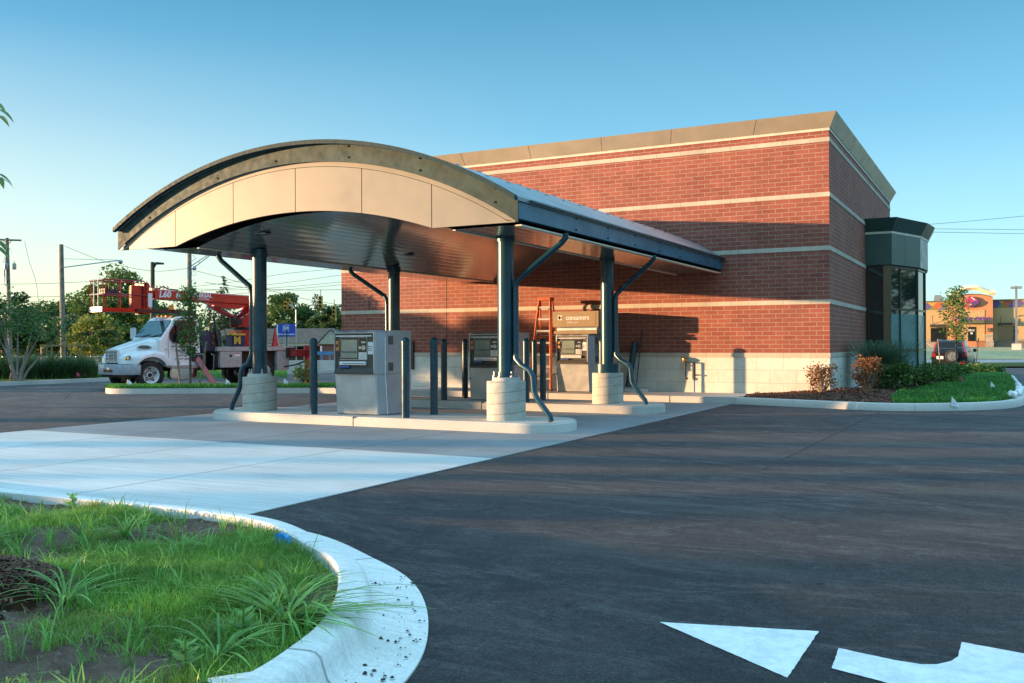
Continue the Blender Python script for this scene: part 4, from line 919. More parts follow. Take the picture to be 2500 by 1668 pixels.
b = MB(); b.box(.84, .885, -.46, .46, .95, 1.38, .02); gr = L(b, 'grille', 'white', trk); bx('grille_back', 'blackp', gr, .88, .888, -.42, .42, .985, 1.345); b = MB()
for k in range(7): b.box(.886, .902, -.42, .42, .998 + k * .05, 1.016 + k * .05)
for y in (-.2, .2): b.box(.886, .9, y - .008, y + .008, .985, 1.345)
L(b, 'grille_bar', 'white', gr); bx('front_apron', 'black', trk, .3, .8, -1.0, 1.0, .42, .9)
# chassis, steps, tank
bx('chassis', 'black', trk, -5.7, .5, -.5, .5, .6, 1.2)
b = MB(); b.box(-1.75, -.72, .82, 1.12, .36, .72, .05); L(b, 'fuel_tank', 'chrome', trk); b = MB(); b.box(-1.78, -.7, .85, 1.2, .7, .76, .01); b.box(-1.7, -.75, .9, 1.2, .33, .37, .01); L(b, 'step', 'galv', trk)
# deck with lockers
b = MB(); b.box(-5.85, -2.5, -1.18, 1.18, 1.3, 1.46, .01); dk = L(b, 'deck', 'alum', trk); b = MB(); b.box(-5.7, -2.5, -1.0, 1.0, .7, 1.298); L(b, 'underdeck', 'black', trk)
b = MB(); b.box(-3.52, -2.62, .8, 1.17, .7, 1.29, .012); lk = L(b, 'locker', 'alum', trk); b = MB(); b.lathe([(0, .0), (.05, 0), (.05, .015), (0, .015)], (-3.05, 1.171, 1.13), 14, 'Y'); L(b, 'locker_latch', 'joint', lk); bx('warning_sticker', 'sticker', lk, -3.45, -3.2, 1.1715, 1.175, 1.1, 1.24); bx('sticker_band', 'redg', lk, -3.45, -3.2, 1.176, 1.178, 1.205, 1.235)
b = MB(); b.box(-5.6, -5.05, .8, 1.17, .55, 1.28, .012); L(b, 'locker', 'alum', trk)
for x in (-2.05, -2.4): b = MB(); b.tube([(x, 1.05, .55), (x, 1.1, 1.15), (x + .12, 1.1, 1.2)], .02, 6); L(b, 'grab_handle', 'galv', trk)
# generator box, tool case
b = MB(); b.box(-2.75, -1.98, .1, 1.0, 1.3, 2.03, .02); gen = L(b, 'generator', 'navy', trk); b = MB(); b.box(-2.74, -2.32, 1.0005, 1.02, 1.36, 1.98); gp = L(b, 'generator_panel', 'blackp', gen); b = MB()
for x, z in ((-2.65, 1.85), (-2.45, 1.85), (-2.65, 1.65), (-2.42, 1.6)): b.lathe([(0, .02), (.045, .02), (.045, 0), (0, 0)], (x, 1.0, z), 10, 'Y')
L(b, 'generator_dial', 'galv', gp)
b = MB(); b.box(-3.75, -3.2, .55, 1.05, 1.47, 1.88, .03); tc = L(b, 'tool_case', 'navy', trk); b = MB(); b.box(-3.76, -3.19, .54, 1.06, 1.88, 1.95, .02); L(b, 'case_lid', 'yellow', tc); text('case_letter', 'M', .36, 'yellow', tc, face((-3.4, 1.055, 1.69), LFT), .02, .002, world=False)
# turret
b = MB(); b.box(-4.9, -3.95, -.55, .55, 1.46, 2.1, .02); tb = L(b, 'turret_base', 'redg', trk); b = MB(); b.lathe([(0, 2.1), (.48, 2.1), (.48, 2.2), (.4, 2.22), (0, 2.22)], (-4.45, 0, 0), 24); L(b, 'slew_ring', 'black', tb, True)
b = MB()
for s in (-1, 1): b.xz([(-3.95, 2.22), (-3.9, 2.5), (-4.35, 2.75), (-4.75, 3.4), (-5.15, 3.4), (-5.0, 2.22)], s * .3 - .04, s * .3 + .04)
b.box(-4.9, -4.1, -.26, .26, 2.22, 2.5); tu = L(b, 'turret', 'redg', trk); b = MB(); b.box(-4.0, -3.7, .1, .45, 2.3, 2.55, .03); b.tube([(-3.9, .3, 2.55), (-3.7, .35, 2.7), (-4.0, .38, 2.85), (-4.2, .34, 2.6)], .025, 6); b.tube([(-3.8, .2, 2.3), (-3.55, .3, 2.5), (-3.85, .4, 2.75)], .022, 6); L(b, 'hydraulic_hose', 'black', tu)
# boom, slightly dropping toward the rear
def bz(x): return 3.37 + (x + .1) * .026
def bsec(x, h, w_): return [(x, y * w_, bz(x) + z * h) for y, z in ((-1, -.8), (-.8, -1), (.8, -1), (1, -.8), (1, .8), (.8, 1), (-.8, 1), (-1, .8))]
b = MB(); loft(b, [bsec(-.62, .18, .2), bsec(-5.2, .19, .21)]); boom = L(b, 'boom', 'redg', trk)
b = MB(); loft(b, [bsec(.0, .11, .13), bsec(-.62, .14, .16)]); b.box(-.7, -.6, -.23, .23, bz(-.6) - .2, bz(-.6) + .22); L(b, 'boom_tip', 'redg', boom)
b = MB(); b.xz([(-2.6, bz(-2.6) - .18), (-3.3, bz(-3.3) - .36), (-4.0, bz(-4) - .36), (-4.5, bz(-4.5) - .18)], -.17, .17); L(b, 'boom_bracket', 'redg', boom)
b = MB()
for k in range(6): b.tube([(-.45 - k * .14, .0, bz(0) + .15), (-.5 - k * .14, .05, bz(0) + .26), (-.42 - k * .14, .1, bz(0) + .3)], .016, 5)
L(b, 'hose_guide', 'redg', boom); b = MB(); b.tube([(-.8, 0, bz(-1) + .2), (-1.0, .03, bz(-1) + .3), (-1.25, 0, bz(-1) + .22), (-1.6, 0, bz(-1) + .2)], .025, 6); L(b, 'hose', 'black', boom)
text('boom_text', 'L60', .3, 'sticker', boom, face((-.98, .213, bz(-1) + .005), LFT), .014, .002, world=False, shear=.15); text('boom_text', 'UNIVERSAL', .2, 'sticker', boom, face((-2.35, .214, bz(-2) + .045), LFT), .008, .002, world=False); text('boom_text', 'SIGN SYSTEMS', .09, 'sticker', boom, face((-2.45, .214, bz(-2) - .09), LFT), .001, .002, world=False)
b = MB(); b.lathe([(.07, .2135), (.1, .2135), (.1, .211), (.07, .211)], (-1.5, 0, bz(-1.5)), 18, 'Y'); b.box(-1.59, -1.41, .2105, .2135, bz(-1.5) - .01, bz(-1.5) + .01); b.box(-1.51, -1.49, .2105, .2135, bz(-1.5) - .09, bz(-1.5) + .09); L(b, 'boom_emblem', 'sticker', boom)
b = MB(); b.tube([(-2.75, .0, bz(-3) - .3), (-3.3, 0, 2.82)], .05, 10); L(b, 'lift_rod', 'chrome', boom); b = MB(); b.tube([(-3.0, 0, 2.96), (-4.55, 0, 2.3)], .095, 14); L(b, 'lift_cylinder', 'redg', trk, True)
# boom rest over the cab, beacon, marker lamps
b = MB(); b.box(-1.95, .25, -.55, -.47, 2.7, 2.8); b.box(-1.95, .25, .47, .55, 2.7, 2.8); b.box(-1.98, -1.9, -.6, .6, 1.3, 2.8); b.box(.2, .26, -.55, .55, 2.7, 2.8); b.box(-1.2, -1.1, -.6, .6, 2.68, 2.76); L(b, 'boom_rest', 'blackp', trk)
b = MB(); b.lathe([(0, 0), (.1, 0), (.1, .02), (.085, .03), (.085, .16), (0, .17)], (-1.05, .55, 2.8), 16); L(b, 'beacon', 'amber', trk)
for k in range(5): b = MB(); b.box(-1.06, -.94, -.6 + k * .3 - .05, -.6 + k * .3 + .05, 2.54, 2.6, .02); L(b, 'marker_lamp', 'amber', trk)
b = MB(); b.tube([(-2.62, 1.1, 1.46), (-2.45, 1.0, 2.6)], .045, 6); b.tube([(-2.45, 1.0, 2.6), (-2.5, .95, 2.95), (-2.75, .95, 2.9), (-2.95, 1.0, 1.9), (-2.8, 1.02, 1.8), (-2.6, 1.02, 1.85)], .014, 6)
for z in (1.8, 2.2, 2.55): b.tube([(-2.58, 1.05, z), (-2.85, 1.0, z + .03)], .014, 5)
L(b, 'access_ladder', 'blackp', trk)
# outriggers
b = MB(); b.tube([(-1.75, 1.0, 1.1), (-1.98, 1.85, .12)], .12, 4); og = L(b, 'outrigger', 'redg', trk); b = MB(); b.box(-2.15, -1.8, 1.7, 2.05, 0, .06); L(b, 'outrigger_foot', 'blackp', og); bx('outrigger_sleeve', 'blackp', og, -1.95, -1.55, .7, 1.12, .95, 1.25)
b = MB(); b.box(-5.75, -5.5, 1.0, 2.5, 1.08, 1.34, .01); b.box(-5.74, -5.5, 2.3, 2.5, .3, 1.5, .01); b.box(-5.7, -5.54, 2.33, 2.47, .05, .3); og = L(b, 'outrigger', 'redg', trk); b = MB(); b.box(-5.85, -5.38, 2.18, 2.62, 0, .05); L(b, 'outrigger_foot', 'blackp', og); bx('outrigger_sleeve', 'blackp', og, -5.8, -5.45, .8, 1.35, 1.04, 1.42)
b = MB(); b.tube([(-5.0, .9, .6), (-5.75, 1.4, .75), (-5.7, 2.3, .95)], .03, 6); L(b, 'cable', 'black', trk)
# basket
bk = MB(); z0 = 2.68
bk.box(-.2, 1.42, -.5, .5, z0 - .0, z0 + .14, .01); flo = L(bk, 'basket_floor', 'basket', trk)
bx('toe_board', 'galv', flo, 1.42, 1.44, -.5, .5, z0 - .0, z0 + .17)
b = MB(); tz = z0 + 1.1
for z in (tz, z0 + .6):
    pts = [(-.2, .46, z - (.12 if z == tz else 0)), (-.05, .47, z), (1.38, .47, z), (1.38, -.47, z), (-.05, -.47, z), (-.2, -.46, z - (.12 if z == tz else 0))]; b.tube(pts, .022, 8)
for x, y in ((1.38, .47), (1.38, -.47), (.85, .47), (.85, -.47), (.32, .47), (.32, -.47), (-.18, .46), (-.18, -.46)): b.tube([(x, y, z0 + .1), (x, y, tz)], .02, 8)
L(b, 'basket_rail', 'basket', trk, True)
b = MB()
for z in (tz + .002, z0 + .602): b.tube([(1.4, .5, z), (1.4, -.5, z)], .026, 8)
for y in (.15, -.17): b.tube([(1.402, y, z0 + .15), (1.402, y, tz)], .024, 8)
L(b, 'front_rail_glint', 'galv', trk, True)  # front rails doubled in pale metal to stand for their sun glint
b = MB(); b.box(-.3, -.1, -.3, .42, z0 - .05, z0 + 1.05, .02); b.box(-.12, .3, .1, .3, z0 + .1, z0 + .95, .03); b.xz([(-.28, z0), (-.16, z0), (-.2, z0 + .75), (-.42, z0 + .75)], .43, .47); L(b, 'basket_mount', 'redg', trk); bx('instruction_plate', 'sticker', flo, -.37, -.22, .4702, .475, z0 + .2, z0 + .68)
b = MB(); b.box(.75, 1.25, -.1, .35, z0 + .66, z0 + .78, .02); cp = L(b, 'control_box', 'navy', trk); b = MB(); b.box(1.1, 1.25, -.12, .36, z0 + .6, z0 + .8); b.tube([(.85, .1, z0 + .78), (.85, .1, z0 + .9)], .015, 6); b.tube([(1.05, .2, z0 + .78), (1.05, .2, z0 + .92)], .015, 6); L(b, 'control_lever', 'blackp', cp)
tp2 = Matrix.Rotation(HD, 3, 'Z')
def tloc(x, y, z): v = tp2 @ Vector((x, y, z)); return (v.x + trk.location.x, v.y + trk.location.y, v.z + trk.location.z)
cone = thing('traffic_cone', 'red traffic cone standing on the rear deck of the lift truck', 'cone', tloc(-5.25, .75, 1.46)); b = MB(); b.lathe([(.16, .02), (.03, .72), (0, .73)], n=20); L(b, 'cone_body', 'redg', cone, True); b = MB(); b.box(-.2, .2, -.2, .2, 0, .03); L(b, 'cone_base', 'redg', cone)
# ================================================================== parked car
M['navyc'] = mk('black_car_paint', (.01, .012, .02), .3, 0, .1, coat=.25); M['taill'] = mk('red_tail_lens', (.28, .012, .012), .15, 0, .1, coat=.5)
cpos = at(2317, 50, 0); car = thing('parked_car', 'black sport utility car seen from behind with a spare wheel on its tailgate', 'car', (cpos.x, cpos.y, gz(cpos.x, cpos.y)), radians(86))
def cs(x, zb, zm, zt, wb, wm, wt): return [(x, -wb, zb), (x, -wm, zm), (x, -wt, zt), (x, wt, zt), (x, wm, zm), (x, wb, zb)]
b = MB(); loft(b, [cs(0, .42, .7, 1.02, .82, .88, .84), cs(.15, .35, .7, 1.04, .86, .89, .85), cs(2.9, .3, .7, 1.02, .86, .89, .85), cs(4.1, .35, .65, .9, .84, .87, .78), cs(4.4, .4, .6, .75, .75, .78, .7)]); L(b, 'body', 'navyc', car, True)
b = MB(); loft(b, [[(.02, -.83, 1.0), (.3, -.66, 1.64), (.3, .66, 1.64), (.02, .83, 1.0)], [(.1, -.84, 1.0), (.45, -.66, 1.68), (.45, .66, 1.68), (.1, .84, 1.0)], [(2.2, -.84, 1.0), (1.75, -.64, 1.67), (1.75, .64, 1.67), (2.2, .84, 1.0)], [(3.0, -.82, .98), (2.1, -.6, 1.6), (2.1, .6, 1.6), (3.0, .82, .98)]]); L(b, 'cabin', 'navyc', car, True)
def rq(y, t): return (.015 + .28 * t - .012, y, 1.0 + .64 * t)
b = MB(); b.add([rq(-.6, .08), rq(.6, .08), rq(.5, .88), rq(-.5, .88)], [(0, 1, 2, 3)]); L(b, 'rear_window', 'carglass', car)
for s in (-1, 1):
    b = MB(); b.add([rq(s * .75, -.05), rq(s * .82, -.05), rq(s * .66, .95), rq(s * .6, .9)] + [(x + .12, y + s * .01, z) for x, y, z in (rq(s * .75, -.05), rq(s * .83, -.05), rq(s * .67, .95), rq(s * .6, .9))], [(0, 1, 2, 3), (1, 5, 6, 2), (3, 2, 6, 7), (0, 4, 5, 1)]); tl = L(b, 'tail_light', 'taill', car); b = MB(); b.box(-.03, .06, min(s * .64, s * .85), max(s * .64, s * .85), .78, .965, .02); L(b, 'lower_lens', 'taill', tl)
    for x in (.75, 3.4): 
        b = MB(); b.lathe([(.22, -.1), (.33, -.1), (.345, -.05), (.345, .05), (.33, .1), (.22, .1)], (x, s * .78, .345), 24, 'Y', False); ty = L(b, 'tyre', 'black', car, True); b = MB(); b.lathe([(0, s * .07), (.2, s * .08), (.225, s * .1), (.225, 0)], (x, s * .78, .345), 20, 'Y', False); L(b, 'rim', 'galv', ty, True)
    b = MB(); b.box(2.35, 2.5, min(s * .9, s * 1.1), max(s * .9, s * 1.1), 1.02, 1.2, .04); L(b, 'wing_mirror', 'navyc', car)
    b = MB(); b.tube([(.5, s * .58, 1.7), (1.7, s * .56, 1.69)], .02, 6); L(b, 'roof_rail', 'navyc', car)
b = MB(); b.add([(.35, -.8, 1.08), (2.2, -.8, 1.06), (1.85, -.685, 1.56), (.55, -.69, 1.58)], [(0, 1, 2, 3)]); L(b, 'side_window', 'carglass', car)
for v in car.children[-1].data.vertices: v.co.y -= .028
b = MB(); b.box(-.1, .1, -.84, .84, .42, .62, .04); L(b, 'rear_bumper', 'blackp', car); bx('reflector', 'taill', car, -.105, -.1, -.8, -.5, .42, .47); bx('number_plate', 'sticker', car, -.016, -.004, .28, .62, .66, .82)
sp = Vector((-.12, -.16, .82)); b = MB(); b.lathe([(.23, -.11), (.3, -.11), (.345, -.06), (.345, .06), (.3, .1), (.2, .1)], sp, 28, 'X', False); spw_ = L(b, 'spare_tyre', 'black', car, True); b = MB(); b.lathe([(.225, -.1), (.235, -.115), (.21, -.11), (.2, -.03), (0, -.03)], sp, 28, 'X')
for k in range(5):
    a = k * pi * .4 + .3; c_, s_ = cos(a), sin(a); b.add([(sp.x - .115, sp.y + c_ * r - s_ * w_, sp.z + s_ * r + c_ * w_) for r, w_ in ((.03, .03), (.215, .035), (.215, -.035), (.03, -.03))], [(0, 1, 2, 3)])
L(b, 'spare_rim', 'galv', spw_, True)
# ================================================================== ground markings and small things
def flat(name, polys, label, cat, mat='paint', z=-.002):
    b = MB()
    for p in polys:
        q = []
        for i in range(len(p)):
            a, c = Vector(p[i]), Vector(p[(i + 1) % len(p)]); k = max(1, int((c - a).length / .02)); t = (c - a).normalized(); n_ = Vector((-t.y, t.x))
            q += [a + (c - a) * j / k + n_ * (R_.gauss(0, .0011) if j else 0) for j in range(k)]
        b.add([(v.x, v.y, z) for v in q], [tuple(range(len(q)))])
    o = b.build(name, mat, fix=False)
    for p in o.data.polygons:
        if p.normal.z < 0: p.flip()
    return tag(o, label, cat)
flat('arrow_marking', [[(-1.48, 4.34), (-.78, 3.85), (-.775, 4.535)], [(-.655, 4.325), (-.43, 4.27), (-.32, 4.262), (-.26, 4.29), (-.21, 4.36), (-.185, 4.44), (-.18, 4.66), (.06, 4.61), (.5, 4.5), (.5, 3.9), (-.39, 3.96), (-.64, 4.045)]], 'white painted turn arrow on the dark asphalt in the right foreground', 'road marking')

def gq(px, py):
    r = RC @ Vector(((px - 1250) / F, (834 - py) / F, -1)); return Vector((0, 0, ZC)) - r * (ZC / r.z)
a_, c_ = gq(1850, 1150), gq(2150, 1004); d_ = (c_ - a_).normalized(); n_ = Vector((-d_.y, d_.x, 0)); b = MB(); N_ = 60; L_ = []; Rr = []
for i in range(N_ + 1):
    p = a_ + (c_ - a_) * i / N_ + n_ * R_.gauss(0, .006); w_ = R_.uniform(.006, .016); L_.append((p.x + n_.x * w_, p.y + n_.y * w_, -.004)); Rr.append((p.x - n_.x * w_, p.y - n_.y * w_, -.004))
for i in range(N_): b.quad(L_[i], L_[i + 1], Rr[i + 1], Rr[i])
struct(b.build('pavement_seam', 'joint'))
# ================================================================== trees and plants
def blobs(rng, n, rad, fill=.75):
    """clump centres inside an ellipsoid, kept apart"""
    out = []
    for _ in range(n * 30):
        if len(out) >= n: break
        v = rng.normal(size=3); v /= np.linalg.norm(v); v *= rng.uniform(.25, 1) ** .5 * fill
        if all(np.linalg.norm(v - o) > .9 / n ** (1 / 3) * .8 for o in out): out.append(v)
    return np.array(out) * np.array(rad)
def tree(name, label, loc, h, cz, rad, seed, n=22, per=150, ls=.3, mat='leafmid', bark='bark', r=.16, cat='tree', group=None, spread=.3, stems=1, limbs=8, cx=(0, 0), asp=.55, droop=.1):
    rng = np.random.default_rng(seed); R2 = random.Random(seed)
    t = thing(name, label, cat, loc, group=group)
    C = blobs(rng, n, rad, .9) + np.array([cx[0], cx[1], cz])
    pts = []
    for c in C:
        k = int(per * rng.uniform(.6, 1.3)); q = rng.normal(size=(k, 3)); q /= np.linalg.norm(q, axis=1)[:, None]; q *= (rng.uniform(0, 1, k) ** .5)[:, None]
        pts.append(c + q * np.array([1, 1, .75]) * spread * np.mean(rad) * rng.uniform(.7, 1.25))
    leaves('crown', np.concatenate(pts), ls, mat, rng, t, False, asp, droop)
    b = MB()
    for s in range(stems):
        a = s * 2.2 + seed; sx, sy = (cos(a) * .12 * h * .3, sin(a) * .12 * h * .3) if stems > 1 else (0, 0)
        top = (sx * 2 + cx[0], sy * 2 + cx[1], cz + rad[2] * .45); b.tube([(sx * .1, sy * .1, -.1), (sx * .35, sy * .35, h * .12), (sx + R2.uniform(-.03, .03) * h * .3, sy, h * .3), (sx * 1.4, sy * 1.4 + R2.uniform(-.02, .02) * h, cz - rad[2] * .3), top], [r * 1.15, r, r * .8, r * .6, r * .15], 8)
    for c in [C[i] for i in np.argsort(rng.random(len(C)))[:limbs]]:
        z0 = max(h * .18, min(c[2] - .25 * rad[2], cz)) * R2.uniform(.75, .95); f = .2 if stems == 1 else .5
        b.tube([(c[0] * .02, c[1] * .02, z0), (c[0] * .5, c[1] * .5, (z0 + c[2]) / 2 + .05), tuple(c)], [r * .4, r * .25, r * .07], 5)
    b.build('trunk', bark, t, world=False, smooth=True); return t
def conifer(name, label, loc, h, w_, seed, mat='conifer', group=None, ls=.28, z0=.08, dens=1):
    rng = np.random.default_rng(seed); t = thing(name, label, 'tree', loc, group=group); pts = []
    lv = int(h * 2.2)
    for i in range(lv):
        f = i / lv; z = h * (z0 + (1 - z0) * f); rr = w_ * (1 - f) ** .8 * rng.uniform(.75, 1.15); nb = max(4, int(9 * (1 - f) + 3))
        for k in range(nb):
            a = rng.uniform(0, 2 * pi); l = rr * rng.uniform(.55, 1.1); m = max(4, int(l * 16 * dens)); s = rng.uniform(.15, 1, m)
            p = np.stack([np.cos(a) * l * s, np.sin(a) * l * s, z - l * s * .28 + .12 * l * s * s], 1) + rng.normal(size=(m, 3)) * .09 * (1 + .3 * l)
            pts.append(p)
    leaves('crown', np.concatenate(pts), ls, mat, rng, t, False, .4, .25)
    b = MB(); b.tube([(0, 0, -.1), (0, 0, h * .5), (0, 0, h * .97)], [h * .018, h * .012, .01], 6); b.build('trunk', 'bark', t, world=False); return t
def gp(px, d): p = at(px, d); return (p.x, p.y, gz(p.x, p.y))
GB = 'trees beyond the street'
tree('broadleaf_tree', 'tall green tree behind the boom end, left of the dark parking lot lamp', gp(340, 82), 8.6, 5.0, (2.7, 2.6, 3.2), 23, 34, 300, .3, 'leafmid', r=.22, group=GB)
tree('broadleaf_tree', 'dense green tree right behind the grey lamp pole', gp(205, 84), 7, 4.0, (3.2, 2.6, 2.9), 24, 34, 300, .3, 'leafmid', r=.2, group=GB)
tree('broadleaf_tree', 'tall broad tree rising behind the red work basket', gp(280, 78), 9, 5.1, (4.0, 3.4, 3.7), 3, 44, 330, .3, 'leafmid', r=.25, group=GB, spread=.3)
tree('broadleaf_tree', 'wide dark tree behind the far left of the street, left of the grey lamp pole', gp(95, 80), 6, 3.3, (4.4, 3, 2.9), 4, 36, 300, .3, 'leafdark', r=.2, group=GB)
tree('broadleaf_tree', 'rounded green tree at the left edge behind the leaning utility pole', gp(8, 74), 6.5, 4.0, (3.4, 2.6, 2.8), 5, 28, 300, .3, 'leafdark', r=.2, group=GB)
tree('broadleaf_tree', 'yellow green tree behind the truck bonnet, below the work basket', gp(225, 66), 5, 2.6, (2.6, 2.0, 1.7), 6, 20, 210, .26, 'leafyel', r=.14, group=GB)
tree('broadleaf_tree', 'low dark tree just right of the grey lamp pole', gp(178, 70), 5, 2.6, (2.4, 2.2, 1.9), 16, 18, 220, .28, 'leafdark', r=.14, group=GB)
tree('broadleaf_tree', 'small rounded tree directly behind the truck windscreen', gp(285, 60), 3.8, 2.0, (1.8, 1.6, 1.5), 7, 16, 190, .22, 'leafmid', r=.1, group=GB)
tree('broadleaf_tree', 'green tree seen over the truck cab roof, under the boom', gp(405, 72), 5.6, 2.9, (3.8, 2.2, 2.2), 8, 30, 300, .28, 'leafmid', r=.18, group=GB)
tree('broadleaf_tree', 'dark bushy tree behind the rear deck of the truck', gp(470, 90), 6, 3.0, (3.4, 3.0, 2.4), 17, 20, 220, .3, 'leafdark', r=.18, group=GB)
conifer('conifer_tree', 'tall spruce with a pointed ragged top just left of the front left post', gp(547, 118), 11.6, 3.2, 9, group=GB, ls=.4)
conifer('conifer_tree', 'short spruce beside the taller one, left of the front left post', gp(512, 122), 9.4, 2.3, 10, group=GB, ls=.4)
tree('broadleaf_tree', 'large round tree right of the front left post, above the blue sign', gp(690, 120), 10, 5.6, (4.4, 3.6, 4.0), 12, 40, 320, .38, 'leafmid', r=.3, group=GB)
conifer('conifer_tree', 'dark spruce between the hanging traffic signals', gp(771, 128), 9.8, 3.0, 13, group=GB, ls=.4)
tree('broadleaf_tree', 'dense dark tree above the brown roof, left of the brick wall', gp(765, 116), 7, 3.8, (4.6, 3.4, 3.2), 14, 40, 320, .38, 'leafdark', r=.25, group=GB)
tree('broadleaf_tree', 'dark green tree touching the left edge of the brick wall', gp(818, 112), 7.5, 4.0, (2.8, 2.6, 3.4), 15, 28, 300, .36, 'leafdark', r=.22, group=GB)
tree('broadleaf_tree', 'lighter green tree behind the blue sign', gp(735, 126), 8.4, 4.6, (3.3, 3.0, 3.1), 18, 30, 300, .36, 'leafmid', r=.22, group=GB)
tree('broadleaf_tree', 'mid green tree behind the red turret of the truck', gp(605, 124), 7.5, 4.0, (5.0, 3.4, 3.3), 19, 36, 300, .38, 'leafmid', r=.22, group=GB)
# multi-stem tree on the verge, staked saplings
def ms():
    t = thing('multi_stem_tree', 'sparse multi stemmed tree with pale trunks in the grass strip at the left', 'tree', gp(41, 37)); rng = np.random.default_rng(31); R2 = random.Random(5); b = MB(); tips = []
    for k, (dx, tz) in enumerate(((-.75, 2.6), (-.35, 3.0), (.15, 3.1), (.55, 2.7), (1.25, 2.1), (1.75, 2.3), (-1.1, 2.0))):
        dy = R2.uniform(-.6, .6); p1 = (dx * .22, dy * .2, .55); p2 = (dx * .55, dy * .6, 1.3); p3 = (dx, dy, tz); b.tube([(dx * .05, 0, -.05), p1, p2, p3], [.055, .05, .035, .012], 6)
        for _ in range(5):
            s = R2.uniform(.5, 1); q = tuple(p2[i] + (p3[i] - p2[i]) * s for i in range(3)); e = (q[0] + R2.uniform(-.5, .5), q[1] + R2.uniform(-.4, .4), q[2] + R2.uniform(.1, .55)); b.tube([q, e], [.014, .005], 4); tips += [q, e, tuple((q[i] + e[i]) / 2 for i in range(3))]
    rot = Matrix.Rotation(YAW, 3, 'Z')
    o = b.build('trunk', 'barkpale', t, world=False, smooth=True); o.data.transform(rot.to_4x4())
    T = np.array(tips); P_ = np.concatenate([T + rng.normal(size=T.shape) * np.array([.24, .24, .2]) for _ in range(22)]); P_ = P_ @ np.array(rot).T; P_ = P_[P_[:, 2] > 1.0]
    leaves('crown', P_, .12, 'leafsap', rng, t, False, .55, .2)
ms()
def sapling(label, loc, h, cr, seed, stakes, ls=.09, n=900, z0=.32, group='staked young trees', lean=0):
    rng = np.random.default_rng(seed); R2 = random.Random(seed); t = thing('young_tree', label, 'tree', loc, group=group)
    b = MB(); b.tube([(0, 0, -.05), (.01, 0, h * .3), (-.01, .01, h * .65), (0, 0, h)], [.042, .034, .022, .006], 8); pts = []
    for i in range(30):
        f = i / 30; z = h * (z0 + (.97 - z0) * f); l = cr * (sin(pi * (.16 + .8 * (1 - f) * .95)) ** .8) * R2.uniform(.55, 1.1) * (1.1 - .5 * f); a = i * 2.4 + R2.uniform(-.4, .4); e = (l * cos(a), l * sin(a), z + l * .55)
        b.tube([(0, 0, z - .05), (e[0] * .5, e[1] * .5, z + l * .2), e], [.012, .008, .003], 4)
        m = n // 30; s = rng.uniform(.25, 1.05, m); pts.append(np.stack([e[0] * s, e[1] * s, z + l * .55 * s], 1) + rng.normal(size=(m, 3)) * cr * .13)
    b.build('trunk', 'bark', t, world=False, smooth=True); leaves('crown', np.concatenate(pts), ls, 'leafsap', rng, t, False, .6, .25)
    for (x0, x1, zt) in stakes:
        sx = x0 / abs(x0); d = Vector((cos(YAW), sin(YAW), 0)); p0 = d * x0; p1 = d * x1
        s_ = thing('tree_stake', 'wooden stake', 'stake'); bpy.data.objects.remove(s_)
        b = MB(); b.tube([(p0.x, p0.y, -.1), (p1.x, p1.y, zt)], .027, 6); st = b.build('stake', 'wood', t, world=False)
        b = MB(); q = p0.lerp(p1, .72); b.tube([(q.x, q.y, zt * .72), (0, 0, zt * .72)], .012, 5); b.build('tie_strap', 'alum', st, world=False)
    return t
p_ = at(464, 27.6); sapling('staked young tree on the planted island in front of the truck', (p_.x, p_.y, gz(p_.x, p_.y) + .16), 2.95, .62, 41, [(-.27, -.42, 1.3), (.24, .48, 1.32)], n=1500)
p_ = at(2334, 45); sapling('staked young tree standing before the parked black car', (p_.x, p_.y, gz(p_.x, p_.y) + .1), 4.05, .95, 42, [(-.72, -.86, 1.62), (.9, 1.08, 1.66)], n=1500, ls=.13, z0=.38)
# tall grasses along the verge: one mass
rng = np.random.default_rng(51)
def hedge(name, pxa, pxb, d0, d1, n, h, mat, z=.1):
    px = rng.uniform(pxa, pxb, n); d = rng.uniform(d0, d1, n); B = np.array([(*at(a, b_)[:2], 0) for a, b_ in zip(px, d)]); B[:, 2] = [gz(x, y) + z for x, y, _ in B]
    cl = .75 + .35 * np.sin(px * .21) * np.sin(px * .053 + 1); o = blades(name, B, h * cl * rng.uniform(.6, 1.1, n), np.full(n, .022), .8, mat, rng); return tag(o, kind='stuff')
hedge('tall_grass', -60, 235, 40.5, 43.5, 9000, 1.15, 'leafdark'); hedge('verge_grass', -60, 700, 40.3, 52, 8000, .3, 'turf' if 0 else 'lawn', .08)
# island turf
def turf(name, poly, n, h, w_, mat, fz, lean=.8):
    P_ = np.array(poly); lo, hi = P_.min(0), P_.max(0); Q = rng.uniform(lo, hi, (n, 2)); Q = Q[inpoly(Q, poly)]; B = np.array([(x, y, fz(x, y)) for x, y in Q])
    return tag(blades(name, B, h * rng.uniform(.5, 1.2, len(B)), np.full(len(B), w_), lean, mat, rng), kind='stuff')
turf('island_grass', mi, 16000, .13, .02, 'lawn', lambda x, y: gz(x, y) + .14)
turf('lawn_grass', [p for p in lawnp], 60000, .09, .018, 'lawn', lambda x, y: rbz(x, y))
